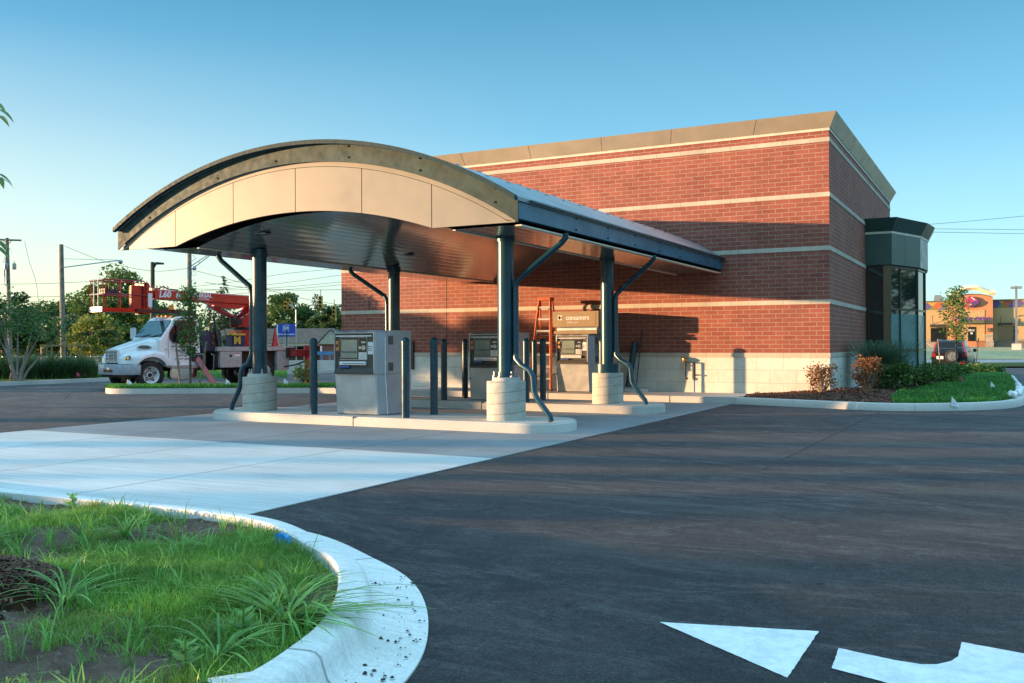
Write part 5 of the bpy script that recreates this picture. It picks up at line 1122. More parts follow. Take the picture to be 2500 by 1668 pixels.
# shrubs in the corner bed
def shrub(name, label, loc, rad, seed, mat, ls, n, per, cat='shrub', group=None, stems=6, bark='bark', spread=.35):
    rng2 = np.random.default_rng(seed); R2 = random.Random(seed); t = thing(name, label, cat, loc, group=group); C = blobs(rng2, n, rad, .85) + np.array([0, 0, rad[2]])
    pts = [c + rng2.normal(size=(per, 3)) * np.mean(rad) * spread * .5 for c in C]; P_ = np.concatenate(pts); P_ = P_[P_[:, 2] > .02]
    leaves('foliage', P_, ls, mat, rng2, t, False, .6, 0); b = MB()
    for c in C[:stems]: b.tube([(c[0] * .1, c[1] * .1, -.05), (c[0] * .55, c[1] * .55, c[2] * .5), tuple(c)], [.012, .009, .004], 5)
    b.build('stems', bark, t, world=False); return t
shrub('dead_shrub', 'dead brown shrub in front of the sunlit corner of the block base', (-3.62, 21.75, .2), (.36, .33, .36), 61, 'dead', .06, 34, 30, stems=26, group='dead shrubs by the corner', bark='barkpale')
shrub('dead_shrub', 'darker dead brown shrub just right of the brick corner', (-2.72, 22.15, .22), (.34, .32, .44), 62, 'dead', .06, 34, 40, stems=26, group='dead shrubs by the corner', bark='barkpale')
def orn(label, loc, n, h, mat, seed, sp=.28, w_=.012):
    r3 = np.random.default_rng(seed); a = r3.uniform(0, 2 * pi, n); q = r3.uniform(0, 1, n) ** .5 * sp; B = np.stack([loc[0] + q * np.cos(a), loc[1] + q * np.sin(a), np.full(n, loc[2])], 1)
    return tag(blades('ornamental_grass', B, h * r3.uniform(.6, 1.1, n), np.full(n, w_), .95, mat, r3), label, 'plant')
orn('large clump of blue green ornamental grass before the bay window', (-2.75, 25.0, .2), 1500, 1.25, 'ornam', 63, .4)
shrub('green_shrub', 'loose green shrub at the foot of the bay, right of the dead shrub', (-2.3, 24.2, .18), (.42, .42, .36), 64, 'leafmid', .09, 18, 50, group='green shrubs of the corner bed')
for i, (x, y, r_, m_, l) in enumerate(((-1.98, 27.2, .55, 'leafmid', 'rounded green shrub beside the lawn below the bay window'), (-1.75, 29.8, .62, 'leafmid', 'wide green shrub behind the first one, right of the bay'), (-1.6, 32.2, .5, 'leafmid', 'green shrub at the mulch edge left of the young tree'), (-1.5, 38.0, .55, 'leafsap', 'low pale green shrub at the foot of the young tree'), (-1.1, 43.5, .6, 'leafsap', 'low shrub right of the young tree'), (-.5, 47, .5, 'leafsap', 'small shrub at the far end of the corner bed'))):
    shrub('green_shrub', l, (x, y, .16 + gz(x, y)), (r_, r_, r_ * (.5 if i < 3 else .3)), 65 + i, m_, .08 + .01 * (i > 2), 24, 60, group='green shrubs of the corner bed')
p_ = at(745, 27.5); shrub('green_shrub', 'leafy yellow green shrub on the planted island behind the left bollard', (p_.x, p_.y, .1), (.42, .4, .36), 75, 'leafyel', .1, 16, 26, group='green shrubs of the corner bed')
# foreground grass, weeds
def gmask(x, y):
    from mathutils import noise as N
    return N.noise((x * .9 + 3, y * .9, 2.2)) + .6 * N.noise((x * 2.3, y * 2.3, 5)) - .45 * math.exp(-(((x + 3.35) / .55) ** 2 + ((y - 3.75) / .5) ** 2)) - .5 * math.exp(-(((x + 3.0) / .5) ** 2 + ((y - 2.6) / .35) ** 2)) - .9 * math.exp(-(((x + 5.35) / .5) ** 2 + ((y - 3.05) / .4) ** 2)) - .35 * max(0, 1 - abs(y - 4.75) / .25) * (x < -4)
Q = rng.uniform((-8.6, 1.6), (-2.4, 4.9), (230000, 2)); Q = Q[inpoly(Q, near)]
mk_ = np.array([gmask(x, y) for x, y in Q]); Q = Q[rng.uniform(0, 1, len(Q)) < np.clip((mk_ + .46) * 1.7, .02, 1)]
B = np.array([(x, y, fgz(x, y) - .005) for x, y in Q]); hh = np.array([.045 + .03 * max(0, gmask(x, y) + .3) for x, y in Q])
tag(blades('grass', B, hh * rng.uniform(.5, 1.5, len(B)), np.full(len(B), .0032), .9, 'grass', rng), kind='stuff')
n = 300; Q = rng.uniform((-8.4, 1.7), (-2.5, 4.85), (n * 3, 2)); Q = Q[inpoly(Q, near)][:n]; Q = np.repeat(Q, 9, 0) + rng.normal(size=(len(Q) * 9, 2)) * .015; Q = Q[inpoly(Q, near)]
B = np.array([(x, y, fgz(x, y)) for x, y in Q]); tag(blades('coarse_grass', B, rng.uniform(.07, .17, len(B)), np.full(len(B), .007), 1.3, 'weed', rng, curl=.6), kind='stuff')
def weed(label, x, y, n, l, flat_, seed, w_=.012, az=None, spread=.8):
    r3 = np.random.default_rng(seed); t = thing('weed', label, 'weed', (x, y, fgz(x, y) if y < 5 else .1), group='weeds in the foreground bed'); V = []
    for k in range(n):
        a = r3.uniform(0, 2 * pi) if az is None else az + r3.normal() * spread; L_ = l * r3.uniform(.5, 1.1); e = r3.uniform(*flat_); d = np.array([cos(a), sin(a), 0]); p = np.array([-sin(a), cos(a), 0]); row = []
        for s in range(6):
            f = s / 5; q = d * L_ * (f * cos(e) + .25 * f * f * sin(e)) + np.array([0, 0, 1]) * (L_ * f * sin(e) * (1.25 - .85 * f) + .01); ww = w_ * (.6 + .9 * f) * (1 - f) ** .6 + .0008; row += [q - p * ww / 2, q + p * ww / 2]
        V.append(row)
    npmesh('blades', np.array(V), 12, [(0, 1, 3, 2), (2, 3, 5, 4), (4, 5, 7, 6), (6, 7, 9, 8), (8, 9, 11, 10)], 'weed', t, False); return t
weed('sprawling coarse grass weed hanging over the kerb nose', -2.83, 3.22, 46, .62, (.12, .7), 81, .016, az=.1, spread=.75)
weed('flattened grass weed lying back from the kerb nose into the bed', -2.85, 3.25, 30, .6, (.08, .5), 89, .015, az=2.9, spread=.45)
weed('arching coarse grass weed just behind the kerb nose', -3.0, 3.45, 34, .42, (.4, 1.1), 82, .013)
weed('star shaped grass weed in the middle of the foreground bed', -4.05, 3.05, 26, .42, (.35, 1.0), 83, .015)
weed('upright bright grass tuft in the sunlit back of the foreground bed', -5.0, 4.2, 36, .38, (.7, 1.35), 84, .013)
weed('grass weed at the lower edge of the picture near the kerb', -2.75, 2.75, 26, .36, (.2, .9), 85, .014)
weed('tall grass weed left of the blue plastic piece', -4.4, 4.1, 24, .34, (.4, 1.1), 86, .011)
weed('grass weed at the left of the foreground bed by the mulch heap', -5.6, 3.6, 26, .34, (.4, 1.2), 87, .011)
weed('long bladed grass weed in the lower left corner', -4.2, 2.35, 30, .4, (.35, 1.1), 88, .012)
def broad(label, x, y, seed, s=.07, n=14):
    r3 = np.random.default_rng(seed); t = thing('broadleaf_weed', label, 'weed', (x, y, fgz(x, y)), group='broad leaved weeds'); V = []
    for k in range(n):
        a = k * 2.4 + r3.uniform(-.3, .3); z = .02 + .12 * k / n; l = s * (1.15 - .6 * k / n); d = np.array([cos(a), sin(a), .45]); d /= np.linalg.norm(d); p = np.array([-sin(a), cos(a), 0]); o = np.array([0, 0, z])
        V.append([o, o + d * l * .35 - p * l * .26, o + d * l * .7 - p * l * .22, o + d * l, o + d * l * .7 + p * l * .22, o + d * l * .35 + p * l * .26])
    npmesh('leaf_whorl', np.array(V), 6, [(0, 1, 2, 3, 4, 5)], 'weed', t, False); b = MB(); b.tube([(0, 0, -.01), (0, 0, .15)], .004, 5); b.build('stem', 'grass', t, world=False)
broad('broad leaved weed under the sprawling grass near the kerb nose', -2.86, 3.0, 91, .085); broad('low broad leaved weed near the lower edge of the picture', -2.72, 2.55, 92, .08); broad('broad leaved weed by the far kerb at the left', -6.2, 4.72, 93, .09)
# mulch heap of the near tree, at the left edge, and the tree itself outside the frame
hx, hy = camp(-2.72, 4.75, 0)[:2]; b = MB(); V = []; Fc = []; rn = 16; sg = 36
from mathutils import noise as MN
for i in range(rn + 1):
    for k in range(sg):
        a = 2 * pi * k / sg; r_ = .5 * i / rn; x, y = hx + r_ * cos(a), hy + r_ * sin(a); f = i / rn; V.append((x, y, .085 + .16 * (1 - f * f) ** 1.2 - .03 * f + .022 * MN.noise((x * 14, y * 14, 0)) + .02 * MN.noise((x * 40, y * 40, 0))))
for i in range(rn):
    for k in range(sg): Fc.append((i * sg + k, (i + 1) * sg + k, (i + 1) * sg + (k + 1) % sg, i * sg + (k + 1) % sg))
b.add(V, Fc); tag(b.build('mulch_heap', 'mulch', smooth=True), 'dark heap of bark mulch at the left edge of the foreground bed', 'mulch heap')
def neartree():
    r3 = np.random.default_rng(97); t = thing('young_tree', 'leafy young tree whose drooping leaves reach in at the left edge of the picture', 'tree', (hx, hy, .1)); b = MB(); o = camp(-.12, 0, 0); b.tube([(0, 0, 0), (o.x * .3, o.y * .3, 1.0), (o.x, o.y, 2.6)], [.03, .025, .012], 8); V = []
    for px, py, d in ((-14, 268, 4.75), (-30, 300, 4.7), (-12, 284, 4.8), (-25, 250, 4.7), (-14, 425, 4.75), (-24, 440, 4.8), (-8, 436, 4.7), (-14, 590, 4.75), (-20, 604, 4.7), (-60, 330, 4.9), (-70, 520, 4.6), (-50, 470, 5.0), (-75, 240, 4.8), (-60, 640, 4.8), (-90, 400, 4.7), (-110, 300, 4.6), (-100, 560, 4.9)):
        c = at(px, d, y=py) - Vector((hx, hy, .1)); b.tube([(o.x * .7, o.y * .7, max(.8, c.z - .25)), tuple(c)], [.007, .003], 4)
        for k in range(2):
            a = YAW + r3.uniform(-.9, .7) + (pi if px < -40 and k else 0); l = r3.uniform(.075, .105); e = np.array([cos(a), sin(a), .0]); p = np.array([-sin(a), cos(a), .35]) ; q0 = np.array(c); row = []
            for s in range(6):
                f = s / 5; q = q0 + e * l * f + np.array([0, 0, 1]) * l * (.28 * f - .95 * f * f); ww = .03 * (sin(pi * min(1, .12 + f * .88)) ** .8) + .001; row += [q - p * ww / 2, q + p * ww / 2]
            V.append(row)
    b.build('trunk', 'bark', t, world=False); npmesh('crown', np.array(V), 12, [(0, 1, 3, 2), (2, 3, 5, 4), (4, 5, 7, 6), (6, 7, 9, 8), (8, 9, 11, 10)], 'leafsap', t, False)
neartree()

# bark chips on the mulch, clods and pebbles on the bare soil
def chips(name, Q, fz, s, mat, seed):
    r3 = np.random.default_rng(seed); C = np.array([(x, y, fz(x, y) + .004) for x, y in Q]); n = len(C); a = r3.uniform(0, 2 * pi, n); d = np.stack([np.cos(a), np.sin(a), r3.normal(0, .35, n)], 1); e = np.stack([-np.sin(a), np.cos(a), r3.normal(0, .5, n)], 1)
    l = (s * r3.uniform(.4, 1.3, n))[:, None]; w_ = l * r3.uniform(.15, .35, n)[:, None]; up = np.array([0, 0, 1.]) * l * .12
    V = np.stack([C - d * l / 2 - e * w_ / 2, C + d * l / 2 - e * w_ / 2, C + d * l / 2 + e * w_ / 2, C - d * l / 2 + e * w_ / 2, C - d * l * .4 + up, C + d * l * .4 + up], 1)
    return tag(npmesh(name, V, 6, [(0, 1, 5, 4), (1, 2, 5), (2, 3, 4, 5), (3, 0, 4)], mat), kind='stuff')
Q = rng.normal(size=(2600, 2)) * .2 + np.array([hx, hy]); chips('bark_chips', Q, lambda x, y: .085 + max(0, .16 * (1 - ((x - hx) ** 2 + (y - hy) ** 2) / .25)) + .006, .035, 'chip', 501)
Q = rng.uniform((-5.2, 19.8), (-1.2, 32), (30000, 2)); Q = Q[inpoly(Q, mulchp)]; chips('bark_chips', Q, rbz, .07, 'chip', 502)
Q = rng.uniform((-8, 1.7), (-2.4, 4.9), (9000, 2)); Q = Q[inpoly(Q, near)]; C = np.array([(x, y, fgz(x, y) - .002) for x, y in Q]); r_ = (rng.uniform(.1, 1, len(C)) ** 4 * .018 + .0025)[:, None, None]
V = C[:, None, :] + np.array([(1, 0, 0), (0, 1, 0), (-1, 0, 0), (0, -1, 0), (0, 0, .8)])[None] * r_ * rng.uniform(.6, 1.3, (len(C), 5, 1)); tag(npmesh('soil_clods', V, 5, [(0, 1, 4), (1, 2, 4), (2, 3, 4), (3, 0, 4)], 'clod'), kind='stuff')
# ================================================================== poles, wires, signals on the left
def pole_top(px, d, ytop): return at(px, d, y=ytop).z
def pole(name, label, px, d, ytop, r, mat, cat, lean=0, group=None):
    g = gp(px, d); t = thing(name, label, cat, g, group=group); h = pole_top(px, d, ytop) - g[2]; rt = Vector((cos(YAW), sin(YAW), 0)); b = MB(); tp = rt * lean; b.tube([(0, 0, -.2), (tp.x, tp.y, h)], [r, r * .78], 10); b.build('pole', mat, t, world=False, smooth=True); return t, h, rt, tp
def loc(t, px, d, y): p = at(px, d, y=y); return tuple(p - t.location)
t, h, rt, tp = pole('utility_pole', 'leaning wooden utility pole with a crossarm and two transformers at the far left', 27, 62, 581, .14, 'polewood', 'utility pole', -.25)
b = MB(); b.tube([loc(t, -8, 62, 585), loc(t, 52, 62, 587)], .06, 4); ca = b.build('crossarm', 'polewood', t, world=False)
b = MB()
for a in (8, 28): b.tube([loc(t, 19, 62, 598), loc(t, a, 62, 588)], .025, 4)
b.build('arm_brace', 'polewood', ca, world=False)
for px in (14, 35):
    q = loc(t, px, 61.8, 650); b = MB(); b.lathe([(0, -.22), (.11, -.22), (.12, -.18), (.12, .16), (.08, .2), (0, .2)], q, 14); b.tube([(q[0], q[1], q[2] + .2), (q[0], q[1], q[2] + .32)], .03, 6); b.build('transformer', 'galv', t, world=False, smooth=True)
b = MB()
for k in range(4): b.tube([loc(t, 17 - k, 61.9, 610 + k * 9), loc(t, 8 + k, 61.9, 640 + k * 14), loc(t, 12, 61.9, 668 + k * 9), loc(t, 20, 61.9, 690)], .012, 4)
b.build('drop_wire', 'black', t, world=False)
t, h, rt, tp = pole('street_lamp', 'grey wooden pole with a long lamp arm reaching right, behind the grass strip', 155, 56, 597, .16, 'polewood', 'street lamp', -.12)
b = MB(); b.tube([loc(t, 156, 55.9, 653), loc(t, 240, 55.9, 642), loc(t, 290, 55.9, 636)], .035, 6); b.tube([loc(t, 156, 55.9, 632), loc(t, 288, 55.9, 635)], .015, 5); b.build('lamp_arm', 'galv', t, world=False)
q = Vector(loc(t, 294, 55.9, 638)); b = MB(); b.lathe([(0, -.14), (.1, -.12), (.14, -.02), (.1, .08), (0, .1)], q, 12); b.lathe([(0, -.18), (.06, -.18), (.09, -.1), (.08, -.08)], q, 12); b.build('lamp_head', 'galv', t, world=False, smooth=True)
t, h, rt, tp = pole('street_lamp', 'dark square parking lot lamp post behind the truck boom', 373, 44, 640, .12, 'beam', 'street lamp')
b = MB(); b.tube([loc(t, 373, 44, 646), loc(t, 384, 44, 643), loc(t, 400, 44, 644)], [.06, .07, .05], 6); b.tube([loc(t, 374, 44, 656), loc(t, 380, 44, 648)], .04, 5); b.build('lamp_head', 'beam', t, world=False)
t, h, rt, tp = pole('street_pole', 'wooden street pole with brackets and a lamp, left of the front left post', 463, 60, 612, .17, 'polewood', 'utility pole')
b = MB(); b.tube([loc(t, 466, 60, 650), loc(t, 512, 60, 620)], .03, 5); b.tube([loc(t, 468, 60, 658), loc(t, 520, 60, 618)], .03, 5); b.tube([loc(t, 486, 60, 637), loc(t, 487, 60, 645)], .025, 4); b.build('lamp_arm', 'galv', t, world=False)
q = Vector(loc(t, 475, 60, 655)); b = MB(); b.lathe([(0, -.12), (.1, -.1), (.13, 0), (.08, .14), (0, .16)], q, 12); b.build('lamp_head', 'galv', t, world=False, smooth=True)
b = MB(); b.tube([loc(t, 459, 59.8, 648), loc(t, 459, 59.8, 680)], .06, 5); b.tube([loc(t, 470, 59.8, 622), loc(t, 478, 59.8, 631), loc(t, 466, 59.8, 640)], .02, 5)
for y, r_ in ((668, .13), (688, .12)):
    c = Vector(loc(t, 473, 59.8, y)); b.tube([tuple(c + rt * r_ * cos(a) + Vector((0, 0, r_ * sin(a)))) for a in lin(0, 2 * pi, 12)], .012, 4)
b.build('bracket', 'galv', t, world=False)
def wire(label, pts, d, r=.016, group='overhead wires'):
    P_ = [at(px, d, y=y) for px, y in pts]; c = sum(P_, Vector()) / len(P_); b = MB(); sp = smooth_pts([tuple(p - c) for p in P_], 6); b.tube(sp, r, 4); o = b.build('overhead_wire', 'black'); o.location = c; return tag(o, label, 'wire', group)
WL = 'thin dark overhead wire crossing the sky between the posts and the brick wall'
for pts in (((470, 700), (560, 690), (700, 668), (840, 655), (1000, 640)), ((470, 712), (560, 705), (700, 690), (840, 671), (1000, 655)), ((470, 705), (580, 708), (720, 699), (840, 688), (1000, 674)), ((470, 726), (600, 716), (750, 703), (850, 694), (1000, 682))): wire(WL, pts, 86)
wire('overhead wire carrying the hanging traffic signals', ((500, 690), (600, 702), (700, 708), (800, 708), (1000, 704)), 84, .02)
wire('service wire sloping down from the street pole to the right', ((466, 658), (600, 693), (720, 725), (830, 745), (1000, 775)), 84, .018)
for pts in (((60, 589), (72, 640), (88, 690), (96, 760)),): wire('guy wire slanting down from the leaning utility pole', pts, 61, .014)
WS = 'thin wire strung low across the left of the picture, past the grey lamp pole'
for pts in (((-20, 694), (100, 693), (190, 689), (330, 684)), ((-20, 724), (90, 725), (200, 722), (330, 716)), ((-20, 738), (90, 737), (200, 737), (330, 730)), ((-20, 768), (100, 768), (200, 765), (330, 752))): wire(WS, pts, 66, .014)
wire('wire dipping from the grey lamp pole to the street pole', ((158, 601), (260, 640), (373, 662), (460, 655)), 58, .012)
WR = 'dark overhead wire in the sky at the right of the bay window'
for pts in (((2150, 556), (2280, 547), (2400, 537), (2560, 522)), ((2150, 558), (2280, 559), (2400, 560), (2560, 562)), ((2150, 565), (2280, 567), (2400, 569), (2560, 572))): wire(WR, pts, 80, .016)
# traffic signals hung from the wire
M['sigyel'] = mk('signal_yellow', (.55, .33, .06), .5, 0, .1)
def signal(label, px, y0, y1, d, heads):
    c = at(px, d, y=(y0 + y1) / 2); t = thing('traffic_signal', label, 'traffic signal', (c.x, c.y, c.z), YAW, 'traffic signals hanging over the street'); s = d / F; hh = (y1 - y0) * s
    b = MB(); b.tube([(0, 0, hh / 2), (0, 0, hh / 2 + 17 * s)], .03, 5); b.build('hanger', 'black', t, world=False)
    for ox, oz, kk in heads:
        b = MB(); b.box(ox - .17, ox + .17, -.14, .14, oz - kk * .19, oz + kk * .19, .03); hd = b.build('signal_head', 'sigyel', t, world=False)
        for k in range(kk):
            z = oz + (k - (kk - 1) / 2) * .36; b = MB(); b.lathe([(.12, -.32), (.13, -.14)], (ox, 0, z), 12, 'Y', False); b.build('visor', 'sigyel', hd, world=False, fix=False)
            b = MB(); b.lathe([(0, -.15), (.11, -.15)], (ox, 0, z), 12, 'Y'); b.build('lens', 'black', hd, world=False)
signal('pair of yellow traffic signals under one hanger, above the blue sign', 703, 729, 757, 84, ((-.2, -.14, 2), (.22, -.14, 2), (.05, .35, 1)))
signal('single yellow traffic signal hanging between the bollard and the brick wall', 783, 724, 752, 84, ((0, 0, 3),))
signal('yellow traffic signal at the left edge of the brick wall', 816, 748, 776, 84, ((0, 0, 3),))
# pedestrian mast, bank sign, low building
t, h, rt, tp = pole('street_mast', 'slim pale blue mast bent at the top beside the blue sign', 723, 70, 757, .05, 'galv', 'mast'); b = MB(); b.tube([loc(t, 723, 70, 757), loc(t, 711, 70, 746), loc(t, 704, 70, 742)], .04, 5); b.build('mast_arm', 'galv', t, world=False)
M['signblue'] = mk('blue_sign_panel', (.015, .06, .42), .35, 0, .06)
g = gp(699, 74); sg = thing('bank_sign', 'blue pylon sign with white lettering on a grey post, right of the front left post', 'sign', g, YAW); zs = at(0, 74, y=825).z - g[2]; ze = at(0, 74, y=794).z - g[2]; s = 74 / F; wd = 22.5 * s
b = MB(); b.box(-wd, wd, -.12, .12, zs, ze, .02); pn = b.build('sign_panel', 'signblue', sg, world=False); b = MB(); b.box(-wd - .0, -wd + .1, -.124, -.1205, zs + .02, ze - .02); b.build('panel_edge', 'sticker', pn, world=False); b = MB(); b.box(-.2, .12, -.08, .08, -.3, zs); b.build('sign_post', 'galv', sg, world=False); b = MB(); b.box(.05, .11, -.18, -.1, -.2, zs + .5); b.build('sign_cable', 'black', sg, world=False)
def lf(x, z): return Matrix(((1, 0, 0, x), (0, 0, -1, -.128), (0, 1, 0, z), (0, 0, 0, 1)))
text('sign_text', 'FIFTH THIRD BANK', .165, 'sticker', pn, lf(.03, zs + .17), .006, .004, world=False, sx=.92); text('sign_logo_text', '5/3', .3, 'sticker', pn, lf(.0, zs + .66), .012, .004, world=False)
b = MB(); q = [(-.23, zs + .44), (.23, zs + .44), (.23, zs + .9), (-.15, zs + .9), (-.23, zs + .82)]
for i in range(5): b.tube([(q[i][0], -.125, q[i][1]), (q[(i + 1) % 5][0], -.125, q[(i + 1) % 5][1])], .018, 4)
b.build('sign_emblem', 'sticker', pn, world=False)
M['shingle'] = mk('brown_shingle', (.1, .075, .055), .85, 0, .25, 3); M['cream'] = mk('cream_wall', (.5, .45, .33), .7)
lb = thing('low_building', 'long low building with a brown hipped roof and pale eaves beyond the street', 'building', gp(650, 97), YAW); s = 97 / F; Zb = lb.location.z
def lx(px): return (px - 650) * s
def lz(y, d=97): return at(0, d, y=y + 8 * 0).z - Zb
def ly(y): return ZC + (841.6 - y) * s - Zb
b = MB(); e0, e1 = lx(470), lx(850); zr, ze_ = ly(801), ly(839); b.add([(e0, -1, ze_), (e1, -1, ze_), (e1 - 2.2, 4, zr), (e0 + 2.2, 4, zr), (e0, 9, ze_), (e1, 9, ze_)], [(0, 1, 2, 3), (5, 4, 3, 2), (0, 3, 4), (1, 5, 2)]); b.build('roof', 'shingle', lb, world=False)
b = MB(); b.box(e0 + .1, e1 - .1, -.95, 8.9, ze_ - .28, ze_ - .01); b.build('eave', 'cream', lb, world=False); b = MB(); b.box(e0 + .6, e1 - .6, .3, 8, -.5, ze_ - .28); b.build('wall', 'shingle', lb, world=False)
for i in range(9): b = MB(); x = e0 + 1.2 + i * 1.75; b.box(x - .09, x + .09, -.7, -.5, -.5, ze_ - .28); b.build('porch_column', 'cream', lb, world=False)
for i in range(8): b = MB(); x = e0 + 2.05 + i * 1.75; b.box(x - .5, x + .5, .25, .299, ze_ - 1.5, ze_ - .45); b.build('window', 'glass', lb, world=False)
b = MB(); gx0, gx1 = lx(788), lx(850); b.xz([(gx0, ze_ - .1), (gx1, ze_ - .1), ((gx0 + gx1) / 2, ly(808))], -2.6, -1.2); b.build('gable', 'cream', lb, world=False); b = MB(); b.box(gx0 + .15, gx1, -2.4, .2, -.5, ze_ - .1); b.build('gable_wall', 'brick', lb, world=False)
b = MB(); m_ = (gx0 + gx1) / 2; b.add([(gx0 - .2, -2.7, ze_ - .16), (m_, -2.7, ly(806)), (m_, 0, ly(806)), (gx0 - .2, 0, ze_ - .16), (gx1 + .2, -2.7, ze_ - .16), (gx1 + .2, 0, ze_ - .16)], [(0, 1, 2, 3), (1, 4, 5, 2)]); b.build('gable_roof', 'shingle', lb, world=False)
# concrete wall, blue rack, stacked timber frames, chain link fence
for i in range(7):
    a, c = at(560 + i * 44, 54), at(560 + i * 44 + 43, 54); z = gz(a.x, a.y); d = (c - a); n = Vector((d.y, -d.x, 0)).normalized() * .14; b = MB(); b.xy([(a.x + n.x, a.y + n.y), (c.x + n.x, c.y + n.y), (c.x - n.x, c.y - n.y), (a.x - n.x, a.y - n.y)], z - .2, z + .72); tag(b.build('concrete_barrier', 'conc'), 'plain concrete barrier block along the street behind the truck, %s from the left' % ('first', 'second', 'third', 'fourth', 'fifth', 'sixth', 'seventh')[i], 'barrier', 'concrete barriers along the street')
M['rackblue'] = mk('light_blue_paint', (.08, .25, .48), .5)
t = thing('blue_rack', 'light blue metal rack beyond the street, left of the cash machine', 'rack', gp(785, 58), YAW); s = 58 / F; zt = at(0, 58, y=848).z - t.location.z
b = MB(); b.box(-.7, .7, -.05, .05, zt - .55, zt - .35); b.build('rail', 'rackblue', t, world=False)
for x in (-.5, 0, .5): b = MB(); b.tube([(x, 0, 0), (x, 0, zt - (.0 if x == 0 else .3))], .06, 6); b.build('upright', 'rackblue', t, world=False)
M['timber'] = mk('yellow_timber', (.3, .2, .07), .7, 0, .2)
t = thing('timber_barricade', 'weathered yellow timber frame standing behind the grass strip at the left', 'barricade', gp(150, 50), YAW); s = 50 / F; q = lambda px: (px - 150) * s; zt = at(0, 50, y=842).z - t.location.z
b = MB(); b.box(q(98), q(200), -.05, .05, zt - .1, zt); b.box(q(98), q(200), .75, .85, zt - .1, zt); b.box(q(98), q(200), -.05, .03, .35, .45); b.build('rail', 'timber', t, world=False)
for px in (102, 127, 153, 174, 191, 198): b = MB(); b.tube([(q(px), -.0, -.1), (q(px) - .06, .1, zt)], .05, 4); b.build('leg', 'timber', t, world=False)
fn = thing('chain_link_fence', 'low chain link fence along the street behind the tall grass', 'fence', gp(120, 53), YAW); s = 53 / F
for i in range(9): b = MB(); x = (i * 36 - 30 - 120) * s; b.tube([(x, 0, 0), (x, 0, 1.0)], .03, 6); b.build('fence_post', 'galv', fn, world=False)
b = MB(); b.tube([(-150 * s, 0, .98), (140 * s, 0, .98)], .02, 5)
for i in range(100):
    x = (-150 + i * 2.9) * s; b.tube([(x, 0, .05), (x + .45, 0, .5), (x + .9, 0, .95)], .005, 3, False); b.tube([(x, 0, .95), (x + .45, 0, .5), (x + .9, 0, .05)], .005, 3, False)
b.build('fence_mesh', 'galv', fn, world=False)
# ================================================================== restaurant on the right
YR = 109.0
def rp(zx, zy): p = pt(2200 + zx / 7.127, 680 + zy / 7.127, YR); return p.x, p.z
RX = lambda zx: rp(zx, 1100)[0]
RZ = lambda zy: rp(1300, zy)[1]
M['rtan'] = mk('tan_render', (.42, .29, .14), .8, 0, .06); M['rorange'] = mk('orange_render', (.5, .2, .1), .8, 0, .06); M['rcap'] = mk('dark_olive_cap', (.1, .1, .07), .6)
M['rstone'] = brickmat('ledge_stone', (.3, .25, .2), (.45, .38, .3), (.15, .13, .11), .4, .15, .02); M['cream2'] = mk('cream_metal', (.75, .68, .45), .4); M['pinkb'] = mk('pink_bell', (.55, .03, .17), .4); M['purp'] = mk('purple_paint', (.1, .04, .2), .5)
rs = thing('restaurant', 'tan and orange restaurant with a curved orange front and a cream arch on its roof', 'building', (RX(1200), YR + 5, RZ(1195)))
GB_ = RZ(1200); xl, xr = RX(-500), RX(2900)
def rb(name, mat, zx0, zx1, zy0, zy1, y0, y1, parent=rs): b = MB(); b.box(RX(zx0) if zx0 is not None else xl, RX(zx1) if zx1 is not None else xr, YR + y0, YR + y1, RZ(zy1), RZ(zy0)); return b.build(name, mat, parent)
rb('wall', 'rtan', None, None, 395, 1060, 0, 12); rb('stone_base', 'rstone', None, None, 1060, 1240, -.05, 12); rb('parapet_cap', 'rcap', None, None, 375, 395, -.12, 12.1)
tops = [(870, 345), (950, 315), (1060, 295), (1240, 285), (1400, 293), (1520, 318), (1600, 345)]
b = MB(); b.xz([(RX(870), GB_ - .3)] + [(RX(x), RZ(y)) for x, y in tops] + [(RX(1600), GB_ - .3)], YR - .9, YR - .001); tw = b.build('tower', 'rorange', rs)
b = MB()
for p, q in zip(tops[:-1], tops[1:]): b.xz([(RX(p[0]), RZ(p[1])), (RX(q[0]), RZ(q[1])), (RX(q[0]), RZ(q[1] - 14)), (RX(p[0]), RZ(p[1] - 14))], YR - 1.0, YR)
b.build('tower_cap', 'rcap', tw); rb('tower_recess', 'rtan', 1000, 1460, 555, 1080, -.95, -.905, tw); rb('sign_ledge', 'rcap', 1000, 1460, 728, 785, -1.7, -.96, tw); rb('tower_stone', 'rstone', 1466, 1600, 965, 1200, -1.0, -.905, tw)
rb('tower_band', 'rtan', 1466, 1600, 710, 785, -.93, -.905, tw); rb('wall_lamp', 'rcap', 1505, 1560, 865, 930, -1.2, -.93, tw)
text('sign_letters', 'TACO BELL', .44, 'purp', tw, face((RX(1230), YR - 1.3, RZ(708)), FRONT), .02, .03, sx=1.7)
d_ = rb('door', 'glass', 1170, 1300, 845, 1090, -1.0, -.955, tw); text('door_number', '5013', .3, 'sticker', d_, face((RX(1228), YR - 1.01, RZ(905)), FRONT), .01, .005); rb('door_notice', 'sticker', 1215, 1250, 940, 970, -1.02, -1.002, d_)
